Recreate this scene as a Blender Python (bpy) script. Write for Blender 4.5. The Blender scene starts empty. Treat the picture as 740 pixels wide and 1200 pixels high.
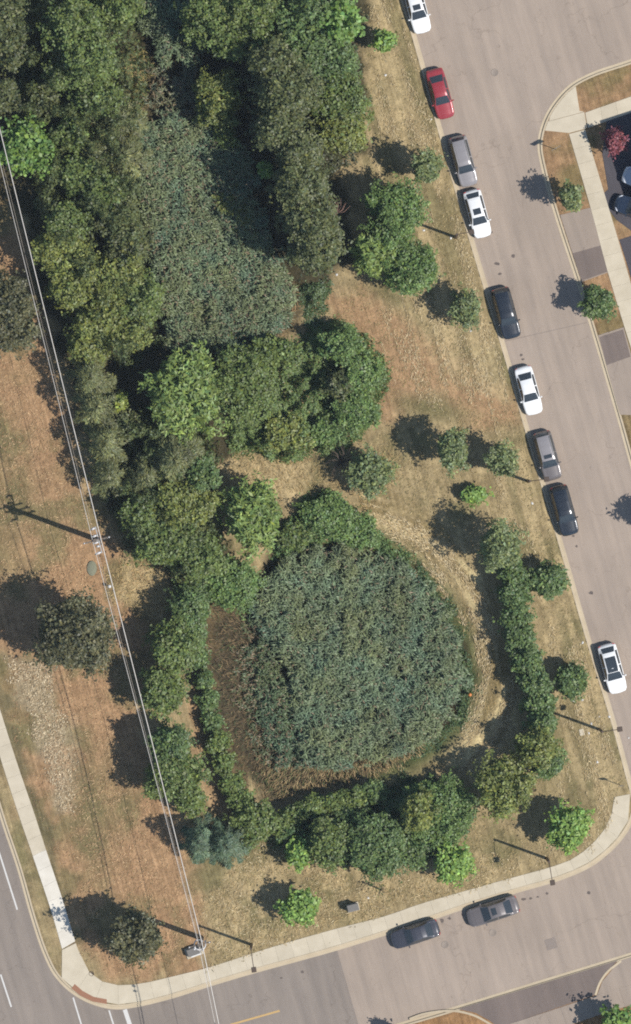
import bpy, math, random
import numpy as np
from mathutils import Vector
from mathutils.geometry import tessellate_polygon

# ------------------------------------------------------------------ camera, sky, sun, exposure
SC = bpy.context.scene
COL = SC.collection
S = 12.5                                    # photograph pixels per metre on the ground
CAM_H = 700.0
SUN_EL, SUN_AZ = 52.0, -20.0                # sun stands towards (cos az, sin az)

cam_d = bpy.data.cameras.new('camera'); cam = bpy.data.objects.new('camera', cam_d); COL.objects.link(cam)
cam.location = (0, 0, CAM_H); cam.rotation_euler = (0, 0, 0)
cam_d.sensor_fit = 'VERTICAL'; cam_d.angle = 2 * math.atan(600 / S / CAM_H)
cam_d.clip_start = 1.0; cam_d.clip_end = 3000.0
SC.camera = cam

world = bpy.data.worlds.new('World'); SC.world = world; world.use_nodes = True
_n = world.node_tree.nodes; _l = world.node_tree.links
_sky = _n.new('ShaderNodeTexSky'); _sky.sky_type = 'NISHITA'; _sky.sun_disc = False
_sd = (math.cos(math.radians(SUN_AZ)), math.sin(math.radians(SUN_AZ)))
_sky.sun_elevation = math.radians(SUN_EL); _sky.sun_rotation = math.atan2(_sd[0], _sd[1])
_sky.dust_density = 0.4; _sky.air_density = 1.2; _sky.ozone_density = 2.0
_bg = _n['Background']; _bg.inputs['Strength'].default_value = 0.09
_l.new(_sky.outputs[0], _bg.inputs['Color'])

sun_d = bpy.data.lights.new('sun', 'SUN'); sun = bpy.data.objects.new('sun', sun_d); COL.objects.link(sun)
sun_d.energy = 4.2; sun_d.angle = math.radians(0.53); sun_d.color = (1.0, 0.96, 0.91)
sun.rotation_euler = (math.radians(90 - SUN_EL), 0, math.radians(SUN_AZ + 90))
sun.location = (40, -15, 60)

SC.view_settings.view_transform = 'Standard'; SC.view_settings.look = 'None'
SC.view_settings.exposure = 0.55; SC.view_settings.gamma = 1.0
SC.view_settings.use_curve_mapping = False
SC.cycles.max_bounces = 6; SC.cycles.diffuse_bounces = 3; SC.cycles.glossy_bounces = 3
SC.cycles.transmission_bounces = 4; SC.cycles.transparent_max_bounces = 4
SC.cycles.use_denoising = False; SC.cycles.filter_width = 1.9

random.seed(4); RNG = np.random.default_rng(11)
GAIN = 1.75                                 # brightness a white sunlit level surface gets on the film

# ------------------------------------------------------------------ helpers
def srgb(r, g, b):
    out = []
    for c in (r, g, b):
        c /= 255.0
        out.append(c / 12.92 if c <= 0.04045 else ((c + 0.055) / 1.055) ** 2.4)
    return out
def A(r, g, b, gain=GAIN):                  # colour as it looks in full sun -> surface colour
    return np.array(srgb(r, g, b)) / gain
def W(p, z=0.0):
    return ((p[0] - 370) / S, (600 - p[1]) / S, z)
def W2(pts):
    a = np.array(pts, float)
    return np.stack([(a[:, 0] - 370) / S, (600 - a[:, 1]) / S], 1)

def link(o, parent=None):
    COL.objects.link(o)
    if parent is not None: o.parent = parent
    return o
def tag(o, label=None, cat=None, group=None, kind=None):
    if label: o['label'] = label
    if cat: o['category'] = cat
    if group: o['group'] = group
    if kind: o['kind'] = kind
    return o
def empty(name, loc=(0, 0, 0), rz=0.0):
    o = bpy.data.objects.new(name, None); o.empty_display_size = 0.2
    o.location = loc; o.rotation_euler = (0, 0, rz)
    return link(o)
def mesh_np(name, V, F, mat, cols=None, smooth=False):
    """V (n,3), F (m,k) all faces with k corners; cols per face"""
    V = np.ascontiguousarray(V, np.float32); F = np.ascontiguousarray(F, np.int32)
    me = bpy.data.meshes.new(name)
    m, k = F.shape
    me.vertices.add(len(V)); me.vertices.foreach_set('co', V.ravel())
    me.loops.add(m * k); me.loops.foreach_set('vertex_index', F.ravel())
    me.polygons.add(m); me.polygons.foreach_set('loop_start', np.arange(0, m * k, k, dtype=np.int32))
    me.polygons.foreach_set('use_smooth', np.full(m, bool(smooth)))
    me.update(calc_edges=True)
    if cols is not None:
        a = me.attributes.new('col', 'FLOAT_COLOR', 'FACE')
        c = np.ones((m, 4), np.float32); c[:, :3] = cols
        a.data.foreach_set('color', c.ravel())
    me.materials.append(mat)
    return me
def obj_np(name, V, F, mat, parent=None, cols=None, smooth=False):
    return link(bpy.data.objects.new(name, mesh_np(name, V, F, mat, cols, smooth)), parent)

class MB:
    """collects boxes, tubes and lathes into one mesh"""
    def __init__(s): s.v = []; s.f = []; s.smooth = []
    def add(s, V, F, smooth=False):
        o = len(s.v); s.v += [tuple(p) for p in V]; s.f += [tuple(i + o for i in f) for f in F]
        s.smooth += [smooth] * len(F); return s
    def box(s, c, d, rz=0.0, taper=1.0, bev=0.0):
        x, y, z = d[0] / 2, d[1] / 2, d[2] / 2
        ca, sa = math.cos(rz), math.sin(rz)
        if bev > 0:
            ring = []
            prof = [(-z, bev), (-z + bev, 0), (z - bev, 0), (z, bev)]
            for zz, ins in prof:
                X, Y = x - ins, y - ins
                b = min(bev, X * .5, Y * .5)
                ring.append([(X - b, -Y, zz), (X, -Y + b, zz), (X, Y - b, zz), (X - b, Y, zz), (-X + b, Y, zz), (-X, Y - b, zz), (-X, -Y + b, zz), (-X + b, -Y, zz)])
            V = [p for r in ring for p in r]; F = []
            for k in range(3):
                for i in range(8):
                    j = (i + 1) % 8
                    F.append((k * 8 + i, k * 8 + j, k * 8 + 8 + j, k * 8 + 8 + i))
            F.append(tuple(range(7, -1, -1))); F.append(tuple(range(24, 32)))
        else:
            t = taper
            V = [(-x, -y, -z), (x, -y, -z), (x, y, -z), (-x, y, -z), (-x * t, -y * t, z), (x * t, -y * t, z), (x * t, y * t, z), (-x * t, y * t, z)]
            F = [(3, 2, 1, 0), (4, 5, 6, 7), (0, 1, 5, 4), (1, 2, 6, 5), (2, 3, 7, 6), (3, 0, 4, 7)]
        V = [(c[0] + ca * p[0] - sa * p[1], c[1] + sa * p[0] + ca * p[1], c[2] + p[2]) for p in V]
        return s.add(V, F)
    def tube(s, pts, rad, n=8, cap=True):
        pts = [Vector(p) for p in pts]
        if not hasattr(rad, '__len__'): rad = [rad] * len(pts)
        V = []; F = []
        for i, p in enumerate(pts):
            d = (pts[min(i + 1, len(pts) - 1)] - pts[max(i - 1, 0)]).normalized()
            u = d.cross(Vector((0, 0, 1)) if abs(d.z) < .95 else Vector((1, 0, 0))).normalized(); w = d.cross(u)
            for k in range(n):
                a = 2 * math.pi * k / n
                V.append(p + (u * math.cos(a) + w * math.sin(a)) * rad[i])
        for i in range(len(pts) - 1):
            for k in range(n):
                j = (k + 1) % n
                F.append((i * n + k, i * n + j, i * n + n + j, i * n + n + k))
        s.add(V, F, True)
        if cap:
            o = len(s.v) - len(V)
            s.f.append(tuple(o + k for k in range(n - 1, -1, -1))); s.f.append(tuple(o + (len(pts) - 1) * n + k for k in range(n)))
            s.smooth += [False, False]
        return s
    def lathe(s, prof, c=(0, 0, 0), n=16, axis='z'):
        V = []; F = []
        for r, z in prof:
            for k in range(n):
                a = 2 * math.pi * k / n
                p = (r * math.cos(a), r * math.sin(a), z)
                if axis == 'y': p = (p[0], p[2], p[1])
                V.append((c[0] + p[0], c[1] + p[1], c[2] + p[2]))
        m = len(prof)
        for i in range(m - 1):
            for k in range(n):
                j = (k + 1) % n
                q = (i * n + k, i * n + j, i * n + n + j, i * n + n + k)
                F.append(q if axis == 'z' else q[::-1])
        F.append(tuple(range(n - 1, -1, -1))); F.append(tuple((m - 1) * n + k for k in range(n)))
        return s.add(V, F, True)
    def poly(s, pts, z0, z1):
        """prism over a polygon (world xy), top at z1"""
        n = len(pts); a = 0
        for i in range(n):
            j = (i + 1) % n; a += pts[i][0] * pts[j][1] - pts[j][0] * pts[i][1]
        if a < 0: pts = pts[::-1]
        V = [(p[0], p[1], z1) for p in pts] + [(p[0], p[1], z0) for p in pts]
        T = tessellate_polygon([[Vector((p[0], p[1], 0)) for p in pts]])
        F = []
        for t in T:
            p, q, r = (pts[i] for i in t)
            cr = (q[0] - p[0]) * (r[1] - p[1]) - (q[1] - p[1]) * (r[0] - p[0])
            F.append(tuple(t) if cr > 0 else tuple(t)[::-1])
        for i in range(n):
            j = (i + 1) % n; F.append((i, n + i, n + j, j))
        return s.add(V, F)
    def mesh(s, name, mat):
        me = bpy.data.meshes.new(name); me.from_pydata(s.v, [], s.f)
        me.polygons.foreach_set('use_smooth', s.smooth); me.materials.append(mat); me.update()
        return me
    def build(s, name, mat, parent=None):
        return link(bpy.data.objects.new(name, s.mesh(name, mat)), parent)

def smooth_path(px, step=0.5, closed=False, world=True):
    """Catmull-Rom through the points, resampled at even steps (metres)"""
    P = W2(px) if world else np.array(px, float)
    out = []
    n = len(P)
    for i in range(n if closed else n - 1):
        p0 = P[(i - 1) % n] if (closed or i > 0) else P[0] * 2 - P[1]
        p1, p2 = P[i], P[(i + 1) % n]
        p3 = P[(i + 2) % n] if (closed or i < n - 2) else P[-1] * 2 - P[-2]
        t0 = 0; t1 = t0 + np.linalg.norm(p1 - p0) ** .5; t2 = t1 + np.linalg.norm(p2 - p1) ** .5; t3 = t2 + np.linalg.norm(p3 - p2) ** .5
        for t in np.linspace(t1, t2, 12, endpoint=False):
            a1 = (t1 - t) / (t1 - t0) * p0 + (t - t0) / (t1 - t0) * p1
            a2 = (t2 - t) / (t2 - t1) * p1 + (t - t1) / (t2 - t1) * p2
            a3 = (t3 - t) / (t3 - t2) * p2 + (t - t2) / (t3 - t2) * p3
            b1 = (t2 - t) / (t2 - t0) * a1 + (t - t0) / (t2 - t0) * a2
            b2 = (t3 - t) / (t3 - t1) * a2 + (t - t1) / (t3 - t1) * a3
            out.append((t2 - t) / (t2 - t1) * b1 + (t - t1) / (t2 - t1) * b2)
    out.append(P[0] if closed else P[-1])
    return resample(np.array(out), step)
def resample(P, step=None, n=None):
    d = np.r_[0, np.cumsum(np.linalg.norm(np.diff(P, axis=0), axis=1))]
    if n is None: n = max(2, int(round(d[-1] / step)) + 1)
    s = np.linspace(0, d[-1], n)
    return np.stack([np.interp(s, d, P[:, 0]), np.interp(s, d, P[:, 1])], 1)
def offset(P, d):
    """positive = to the right of travel"""
    t = np.gradient(P, axis=0); t /= np.linalg.norm(t, axis=1)[:, None]
    return P + np.stack([t[:, 1], -t[:, 0]], 1) * d
def in_poly(X, Y, P):
    ins = np.zeros(X.shape, bool); n = len(P)
    for i in range(n):
        x1, y1 = P[i]; x2, y2 = P[(i + 1) % n]
        if y1 == y2: continue
        c = ((y1 > Y) != (y2 > Y)) & (X < (x2 - x1) * (Y - y1) / (y2 - y1) + x1)
        ins ^= c
    return ins
def dist_line(X, Y, P, closed=False):
    d = np.full(X.shape, 1e9); n = len(P)
    for i in range(n if closed else n - 1):
        a = P[i]; b = P[(i + 1) % n]; ab = b - a; L = ab @ ab
        if L == 0: continue
        t = np.clip(((X - a[0]) * ab[0] + (Y - a[1]) * ab[1]) / L, 0, 1)
        d = np.minimum(d, np.hypot(X - a[0] - t * ab[0], Y - a[1] - t * ab[1]))
    return d
def sdist(X, Y, P):                          # positive inside
    d = dist_line(X, Y, P, True); return np.where(in_poly(X, Y, P), d, -d)
def sstep(a, b, x):
    t = np.clip((x - a) / (b - a), 0, 1); return t * t * (3 - 2 * t)
_LAT = np.random.default_rng(5).random((256, 256))
def vnoise(x, y):
    xi = np.floor(x).astype(int); yi = np.floor(y).astype(int); fx = x - xi; fy = y - yi
    fx = fx * fx * (3 - 2 * fx); fy = fy * fy * (3 - 2 * fy)
    g = lambda i, j: _LAT[i & 255, j & 255]
    return (g(xi, yi) * (1 - fx) + g(xi + 1, yi) * fx) * (1 - fy) + (g(xi, yi + 1) * (1 - fx) + g(xi + 1, yi + 1) * fx) * fy
def fbm(x, y, o=4):
    s = 0; a = .5
    for k in range(o):
        s = s + a * vnoise(x + 17.3 * k, y + 9.1 * k); x = x * 2.03; y = y * 2.03; a *= .5
    return s / (1 - .5 ** o)

# ------------------------------------------------------------------ materials
def nodemat(name):
    m = bpy.data.materials.new(name); m.use_nodes = True
    nt = m.node_tree; return m, nt, nt.nodes['Principled BSDF']
def noise(nt, scale, detail=4, rough=.6, vec=None):
    n = nt.nodes.new('ShaderNodeTexNoise'); n.inputs['Scale'].default_value = scale
    n.inputs['Detail'].default_value = detail; n.inputs['Roughness'].default_value = rough
    if vec is None:
        g = nt.nodes.get('POS') or nt.nodes.new('ShaderNodeNewGeometry'); g.name = 'POS'; vec = g.outputs['Position']
    nt.links.new(vec, n.inputs['Vector']); return n.outputs['Fac']
def ramp(nt, fac, stops):
    r = nt.nodes.new('ShaderNodeValToRGB'); e = r.color_ramp.elements
    while len(e) < len(stops): e.new(.5)
    for el, (p, c) in zip(e, stops): el.position = p; el.color = (*c, 1) if len(c) == 3 else c
    nt.links.new(fac, r.inputs['Fac']); return r.outputs['Color']
def mix(nt, a, b, fac, mode='MIX'):
    m = nt.nodes.new('ShaderNodeMix'); m.data_type = 'RGBA'; m.blend_type = mode
    for s, v in ((m.inputs[0], fac), (m.inputs[6], a), (m.inputs[7], b)):
        if hasattr(v, 'links') or hasattr(v, 'is_linked'): nt.links.new(v, s)
        else: s.default_value = v if isinstance(v, (int, float)) else (*v, 1)
    return m.outputs[2]
def bump(nt, bs, h, strength=.3, dist=.02):
    b = nt.nodes.new('ShaderNodeBump'); b.inputs['Strength'].default_value = strength; b.inputs['Distance'].default_value = dist
    nt.links.new(h, b.inputs['Height']); nt.links.new(b.outputs[0], bs.inputs['Normal'])
def plain(name, col, rough=.7, metal=0.0, var=.12, scale=6.0, spec=.4, coat=0.0):
    m, nt, bs = nodemat(name); col = np.array(col)
    f = noise(nt, scale)
    c = ramp(nt, f, [(.3, col * (1 - var)), (.7, np.minimum(col * (1 + var), 1))])
    nt.links.new(c, bs.inputs['Base Color'])
    bs.inputs['Roughness'].default_value = rough; bs.inputs['Metallic'].default_value = metal
    bs.inputs['Specular IOR Level'].default_value = spec
    if coat: bs.inputs['Coat Weight'].default_value = coat; bs.inputs['Coat Roughness'].default_value = .04
    return m
def streaks(nt, ang, sx, sy):
    g = nt.nodes.get('POS') or nt.nodes.new('ShaderNodeNewGeometry'); g.name = 'POS'
    mp = nt.nodes.new('ShaderNodeMapping'); mp.vector_type = 'TEXTURE'
    mp.inputs['Rotation'].default_value = (0, 0, ang); mp.inputs['Scale'].default_value = (sx, sy, 1)
    nt.links.new(g.outputs['Position'], mp.inputs['Vector']); return mp.outputs[0]
def asphalt(name, base, ang, tint=(1, 1, 1)):
    m, nt, bs = nodemat(name); base = np.array(base)
    c = ramp(nt, noise(nt, .12, 5, .6), [(.3, base * .90), (.7, base * 1.08)])
    st = noise(nt, 1.0, 4, .6, streaks(nt, ang, 9.0, .8))           # wear along the lanes
    c = mix(nt, c, ramp(nt, st, [(.3, (.86, .86, .87)), (.7, (1.09, 1.08, 1.07))]), 1.0, 'MULTIPLY')
    c = mix(nt, c, ramp(nt, noise(nt, 14, 3, .8), [(.25, (.86, .86, .86)), (.75, (1.12, 1.12, 1.12))]), 1.0, 'MULTIPLY')
    c = mix(nt, c, ramp(nt, noise(nt, .9, 2, .5), [(.70, (1, 1, 1)), (.80, (.86, .85, .85))]), 1.0, 'MULTIPLY')
    c = mix(nt, c, ramp(nt, noise(nt, 2.3, 3, .6), [(.68, (1, 1, 1)), (.74, (.74, .73, .72))]), 1.0, 'MULTIPLY')  # oil spots
    vo = nt.nodes.new('ShaderNodeTexVoronoi'); vo.feature = 'DISTANCE_TO_EDGE'; vo.inputs['Scale'].default_value = .16
    ww_ = nt.nodes.new('ShaderNodeVectorMath'); ww_.operation = 'ADD'; nz_ = nt.nodes.new('ShaderNodeTexNoise'); nz_.inputs['Scale'].default_value = .6; nz_.inputs['Detail'].default_value = 6
    nt.links.new(nt.nodes['POS'].outputs['Position'], nz_.inputs['Vector'])
    sc_ = nt.nodes.new('ShaderNodeVectorMath'); sc_.operation = 'SCALE'; sc_.inputs['Scale'].default_value = 3.0; nt.links.new(nz_.outputs['Color'], sc_.inputs[0])
    nt.links.new(nt.nodes['POS'].outputs['Position'], ww_.inputs[0]); nt.links.new(sc_.outputs[0], ww_.inputs[1]); nt.links.new(ww_.outputs[0], vo.inputs['Vector'])
    ck = mix(nt, ramp(nt, vo.outputs['Distance'], [(.0, (.80, .79, .78)), (.010, (1, 1, 1))]), (1, 1, 1), ramp(nt, noise(nt, .25, 2), [(.42, (0, 0, 0)), (.56, (1, 1, 1))]))
    c = mix(nt, c, ck, 1.0, 'MULTIPLY')                                    # hairline cracks
    nt.links.new(c, bs.inputs['Base Color']); bs.inputs['Roughness'].default_value = .85; bs.inputs['Specular IOR Level'].default_value = .25
    bump(nt, bs, noise(nt, 60, 3, .7), .4, .01); return m
def concrete(name, base):
    m, nt, bs = nodemat(name); base = np.array(base)
    oi = nt.nodes.new('ShaderNodeObjectInfo')
    c = ramp(nt, oi.outputs['Random'], [(0, base * .95), (1, base * 1.04)])
    c = mix(nt, c, ramp(nt, noise(nt, .8, 5, .65), [(.3, (.90, .89, .86)), (.7, (1.06, 1.06, 1.05))]), 1.0, 'MULTIPLY')
    c = mix(nt, c, ramp(nt, noise(nt, 18, 3, .7), [(.25, (.93, .93, .93)), (.75, (1.05, 1.05, 1.05))]), 1.0, 'MULTIPLY')
    nt.links.new(c, bs.inputs['Base Color']); bs.inputs['Roughness'].default_value = .8; bs.inputs['Specular IOR Level'].default_value = .3
    bump(nt, bs, noise(nt, 40, 3), .25, .01); return m
STREET_ANG = math.atan2(-1, .285)
def attrmat(name, rough=.7, trans=0.0, spec=.3, ground=False):
    m, nt, bs = nodemat(name)
    at = nt.nodes.new('ShaderNodeAttribute'); at.attribute_name = 'col'; c = at.outputs['Color']
    if ground:
        c = mix(nt, c, ramp(nt, noise(nt, 2.2, 6, .75), [(.30, (.70, .70, .68)), (.70, (1.26, 1.25, 1.22))]), 1.0, 'MULTIPLY')
        c = mix(nt, c, ramp(nt, noise(nt, 9.0, 3, .7), [(.32, (.74, .76, .76)), (.68, (1.25, 1.23, 1.20))]), 1.0, 'MULTIPLY')
        c = mix(nt, c, ramp(nt, noise(nt, 1.0, 4, .65, streaks(nt, STREET_ANG, 5.0, .30)), [(.34, (.80, .79, .77)), (.66, (1.20, 1.20, 1.19))]), 1.0, 'MULTIPLY')   # mower swaths
        bump(nt, bs, noise(nt, 5.0, 5, .75), .7, .09)
    nt.links.new(c, bs.inputs['Base Color']); bs.inputs['Roughness'].default_value = rough
    bs.inputs['Specular IOR Level'].default_value = spec
    if trans:
        t = nt.nodes.new('ShaderNodeBsdfTranslucent'); nt.links.new(c, t.inputs['Color'])
        ms = nt.nodes.new('ShaderNodeMixShader'); ms.inputs[0].default_value = trans
        nt.links.new(bs.outputs[0], ms.inputs[1]); nt.links.new(t.outputs[0], ms.inputs[2])
        nt.links.new(ms.outputs[0], nt.nodes['Material Output'].inputs['Surface'])
    return m
STREET_ANG = math.atan2(-1, .285)
M = {}
M['street'] = asphalt('street_asphalt', A(184, 167, 150), STREET_ANG)
M['arterial'] = asphalt('arterial_asphalt', A(158, 146, 134), math.atan2(-1, .29))
M['apron'] = asphalt('apron_asphalt', A(176, 160, 144), STREET_ANG)
M['patch'] = asphalt('patch_asphalt', A(136, 122, 113), STREET_ANG)
M['seam'] = plain('tar_seam', A(156, 142, 130), .9)
M['stain'] = plain('oil_stain', A(112, 100, 92), .8, var=.3, scale=5)
M['seal'] = asphalt('sealed_asphalt', A(92, 88, 92), STREET_ANG)
M['concrete'] = concrete('concrete', A(224, 211, 186))
M['newconcrete'] = concrete('new_concrete', A(246, 238, 222))
M['kerb'] = concrete('kerb_concrete', A(216, 198, 168))
M['bed'] = plain('joint_dirt', A(150, 135, 110), .9)
M['paint'] = plain('white_paint', A(232, 228, 220), .6, var=.08, scale=9)
M['yellow'] = plain('yellow_paint', A(214, 176, 112), .6, var=.1, scale=9)
M['tactile'] = plain('tactile_plate', A(168, 118, 88), .7, var=.1, scale=14)
M['iron'] = plain('cast_iron', A(164, 150, 136), .7, .1, spec=.3)
M['ground'] = attrmat('ground_grass', .95, 0, .1, True)
M['leaf'] = attrmat('leaf', .5, .28, .4)
M['reed'] = attrmat('reed_leaf', .48, .18, .4)
M['straw'] = attrmat('straw', .85, .12, .15)
M['bark'] = plain('bark', A(110, 95, 80), .9, var=.3, scale=9)
M['deadwood'] = plain('dead_wood', A(170, 135, 120), .85, var=.2)
M['pole_wood'] = plain('weathered_wood', A(120, 108, 96), .85, var=.2)
M['lamp'] = plain('dark_bronze', A(92, 76, 64), .55, .2)
M['porcelain'] = plain('porcelain', A(236, 234, 232), .3, spec=.5)
M['galv'] = plain('galvanised', A(190, 188, 184), .5, .2)
M['wire'] = plain('aluminium_wire', A(236, 228, 216), .5, .0, spec=.5)
M['cable'] = plain('grey_cable', A(176, 164, 148), .6)
M['cabinet'] = plain('grey_cabinet', A(128, 124, 118), .6)
M['white'] = plain('white_plastic', A(244, 242, 236), .5)
M['vault'] = plain('green_concrete', A(142, 142, 118), .85)
M['orange'] = plain('orange_plastic', A(240, 150, 80), .5)
M['signback'] = plain('sign_aluminium', A(170, 168, 164), .5, .3)
M['tyre'] = plain('rubber', (.02, .02, .02), .8)
M['rim'] = plain('alloy', (.45, .45, .46), .35, .8)
M['trim'] = plain('black_trim', (.02, .02, .022), .5)
M['headlamp'] = plain('clear_lamp', (.75, .76, .78), .12, spec=.8)
M['taillamp'] = plain('red_lamp', (.35, .02, .02), .2, spec=.6)
M['glass'] = plain('tinted_glass', (.028, .034, .038), .04, spec=.7, var=.05)
M['shingle'] = plain('shingle', A(110, 100, 95), .9, var=.2)
M['brick'] = plain('brick_wall', A(165, 120, 100), .85)
def paint(name, col, metal=.25):
    m = plain(name, col, .3, metal, var=.02, spec=.5, coat=.9); return m
M['c_white'] = paint('white_car_paint', (.62, .62, .60), 0); M['c_red'] = paint('red_car_paint', A(178, 62, 66), .1)
M['c_grey'] = paint('grey_car_paint', A(168, 162, 160), .15); M['c_black'] = paint('black_car_paint', (.012, .015, .019), .1)
M['c_char'] = paint('charcoal_car_paint', A(128, 120, 116), .15); M['c_slate'] = paint('slate_car_paint', A(78, 78, 84), .15)
M['c_navy'] = paint('navy_car_paint', (.02, .03, .05), .2); M['c_silver'] = paint('silver_car_paint', (.42, .44, .46), .2)

# ------------------------------------------------------------------ layout lines (traced on the photograph, then turned into metres)
park_edge = smooth_path([(405, -250), (476, 0), (490, 47), (519, 152), (552, 268), (573, 338), (601, 432), (620, 500), (639, 565), (659, 632), (693, 750),
    (723, 849), (738, 905), (745, 932), (746, 950), (740, 968), (727, 987), (713, 1001), (693, 1016), (659, 1031), (608, 1046), (558, 1061), (490, 1084),
    (395, 1114), (301, 1140), (250, 1155), (203, 1170), (162, 1180), (135, 1183), (108, 1177), (84, 1164), (64, 1144), (51, 1119), (37, 1078), (20, 1018),
    (0, 958), (-60, 750), (-200, 265), (-330, -200)], .5)
ne_edge = smooth_path([(1100, -60), (740, 69), (693, 85), (669, 98), (652, 115), (639, 135), (632, 155), (630, 172), (635, 200), (649, 250), (677, 336), (693, 388),
    (725, 497), (738, 544), (838, 893), (856, 940), (900, 962), (1200, 870)], .5)
s_edge = smooth_path([(1300, 940), (740, 1116), (639, 1147), (531, 1180), (430, 1210), (330, 1242), (290, 1275), (285, 1330), (320, 1500)], .5)
joint = [(395, 1114), (421, 1203), (425, 1213)]
def cut(P, px):                                    # index of the path point closest to a pixel
    q = np.array(W(px)[:2]); return int(np.argmin(np.linalg.norm(P - q, axis=1)))
ij = cut(park_edge, joint[0]); isj = cut(s_edge, joint[2])
street_poly = np.vstack([park_edge[:ij + 1], W2(joint[1:2]), s_edge[:isj + 1][::-1], W2([(1300, 860)]), ne_edge[::-1], W2([(1100, -320), (392, -320)])])
art_poly = np.vstack([W2(joint[1:2])[::-1], park_edge[ij:], W2([(-545, -200), (-55, 1500)]), s_edge[isj:][::-1]])
POND = W2([(246, 735), (285, 690), (325, 648), (362, 636), (405, 632), (445, 640), (485, 667), (518, 705), (540, 748), (549, 795), (538, 838), (508, 872), (470, 890), (440, 905), (400, 925), (350, 938), (310, 940), (285, 915), (262, 850), (248, 790)])
MARSH = W2([(165, 150), (200, 138), (250, 148), (278, 172), (290, 225), (305, 280), (332, 330), (335, 372), (305, 402), (250, 412), (200, 402), (180, 360), (168, 300), (158, 220)])

def ground_h(X, Y, sd=None):
    X = np.asarray(X, float); Y = np.asarray(Y, float)
    if sd is None: sd = dist_line(X, Y, park_edge)
    far = sstep(6, 13, sd) * in_poly(X, Y, park_edge[::3])
    z = .11 + far * (.22 * fbm(X / 7, Y / 7, 3) - .06)
    z = z - 1.3 * sstep(-2.6, 3.2, sdist(X, Y, POND)) - .7 * sstep(-2.5, 3.0, sdist(X, Y, MARSH))
    return z
def gh(px, py):
    x, y, _ = W((px, py)); return float(ground_h(np.array([x]), np.array([y]))[0])
def P3(px, py): x, y, _ = W((px, py)); return (x, y, gh(px, py))

# ------------------------------------------------------------------ ground
def axis(lo, hi, st, far):
    core = np.arange(lo, hi + 1e-6, st); ext = np.array([1, 3, 7, 15, 30, 60, 120, 260, 600]) * 1.0
    return np.r_[lo - ext[::-1], core, hi + ext]
gx = axis(-32, 32, .25, 0); gy = axis(-50, 50, .25, 0)
GX, GY = np.meshgrid(gx, gy)
fx, fy = GX.ravel(), GY.ravel()
# signed distance to the roads: only grid nodes near an edge need the exact value
d_edge = np.minimum(np.minimum(dist_line(fx, fy, park_edge[::2]), dist_line(fx, fy, ne_edge[::2])), dist_line(fx, fy, s_edge[::2]))
on_road = in_poly(fx, fy, street_poly) | in_poly(fx, fy, art_poly)
zz = ground_h(fx, fy, dist_line(fx, fy, park_edge[::2]))
road_like = on_road | (d_edge < .34)
zz = np.where(road_like, -.14, zz)
zz = np.where((np.abs(fx) > 33) | (np.abs(fy) > 51), np.where(road_like, -.14, .11), zz)
# what grows where: turf colours as they look in sun
RAG = fbm(fx / 1.6 + 5, fy / 1.6 + 70, 5)
def zone(poly, soft):
    return sstep(-soft, soft, sdist(fx, fy, W2(poly)) + (RAG - .5) * 3.0)
def blob(cx, cy, rx, ry, ang=0):
    x, y, _ = W((cx, cy)); dx = fx - x; dy = fy - y; a = math.radians(-ang)
    u = dx * math.cos(a) + dy * math.sin(a); v = -dx * math.sin(a) + dy * math.cos(a)
    return np.clip(1.25 - np.hypot(u / (rx / S), v / (ry / S)), 0, 1)
n1 = fbm(fx / 3.5, fy / 3.5, 5); n2 = fbm(fx / 1.2 + 40, fy / 1.2, 4); n3 = fbm(fx / 9 + 90, fy / 9, 3)
ca, sa = math.cos(STREET_ANG), math.sin(STREET_ANG)
uu = fx * ca + fy * sa; vv = -fx * sa + fy * ca
stripe = fbm(uu / 9, vv / .8, 2)                                       # mowing streaks along the street
colr = np.tile(A(172, 153, 116), (len(fx), 1))
def blend(w, c):
    global colr
    w = np.clip(w, 0, 1)[:, None]; colr = colr * (1 - w) + np.array(c) * w
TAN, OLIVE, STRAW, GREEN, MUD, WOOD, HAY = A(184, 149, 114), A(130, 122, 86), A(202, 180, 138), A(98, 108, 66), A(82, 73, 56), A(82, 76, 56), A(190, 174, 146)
blend(sstep(.50, .70, n1) * .8, OLIVE); blend(sstep(.55, .72, n2) * .5, STRAW)
left = zone([(-80, 180), (10, 180), (60, 400), (110, 600), (190, 690), (160, 830), (225, 1000), (240, 1140), (130, 1150), (80, 1100), (-80, 640)], 1.2)
blend(left, TAN); blend(left * sstep(.50, .66, n1) * .75, OLIVE); blend(left * sstep(.58, .74, n3) * .6, OLIVE)
blend(zone([(-60, 470), (12, 480), (40, 560), (30, 690), (-60, 700)], 1.6) * .55, OLIVE)
blend(zone([(-40, 790), (4, 800), (30, 880), (70, 1000), (95, 1110), (60, 1040), (20, 930), (-40, 820)], .5) * .85, A(122, 113, 84))
blend(zone([(6, 768), (58, 782), (75, 840), (88, 900), (84, 955), (68, 950), (45, 870)], 1.0) * (.35 + n2 * .5), HAY)
blend(zone([(88, 900), (130, 880), (150, 960), (120, 1030), (95, 1040)], 1.6) * .6, OLIVE)
path = zone([(375, 350), (410, 335), (470, 370), (560, 430), (605, 470), (615, 500), (560, 500), (520, 460), (470, 470), (452, 500), (440, 440), (410, 395)], 1.0)
blend(path * .92, TAN)
blend(blob(505, 478, 50, 16, 10) * .9, OLIVE); blend(blob(470, 350, 40, 12, 25) * .8, OLIVE); blend(blob(470, 220, 40, 30) * .4, OLIVE)
strip = zone([(430, -40), (472, -40), (480, 40), (520, 200), (560, 330), (600, 470), (520, 440), (460, 330), (420, 160)], .8)
blend(strip * sstep(.48, .56, stripe) * .7, STRAW); blend(strip * sstep(.48, .40, stripe) * .55, OLIVE)
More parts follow.
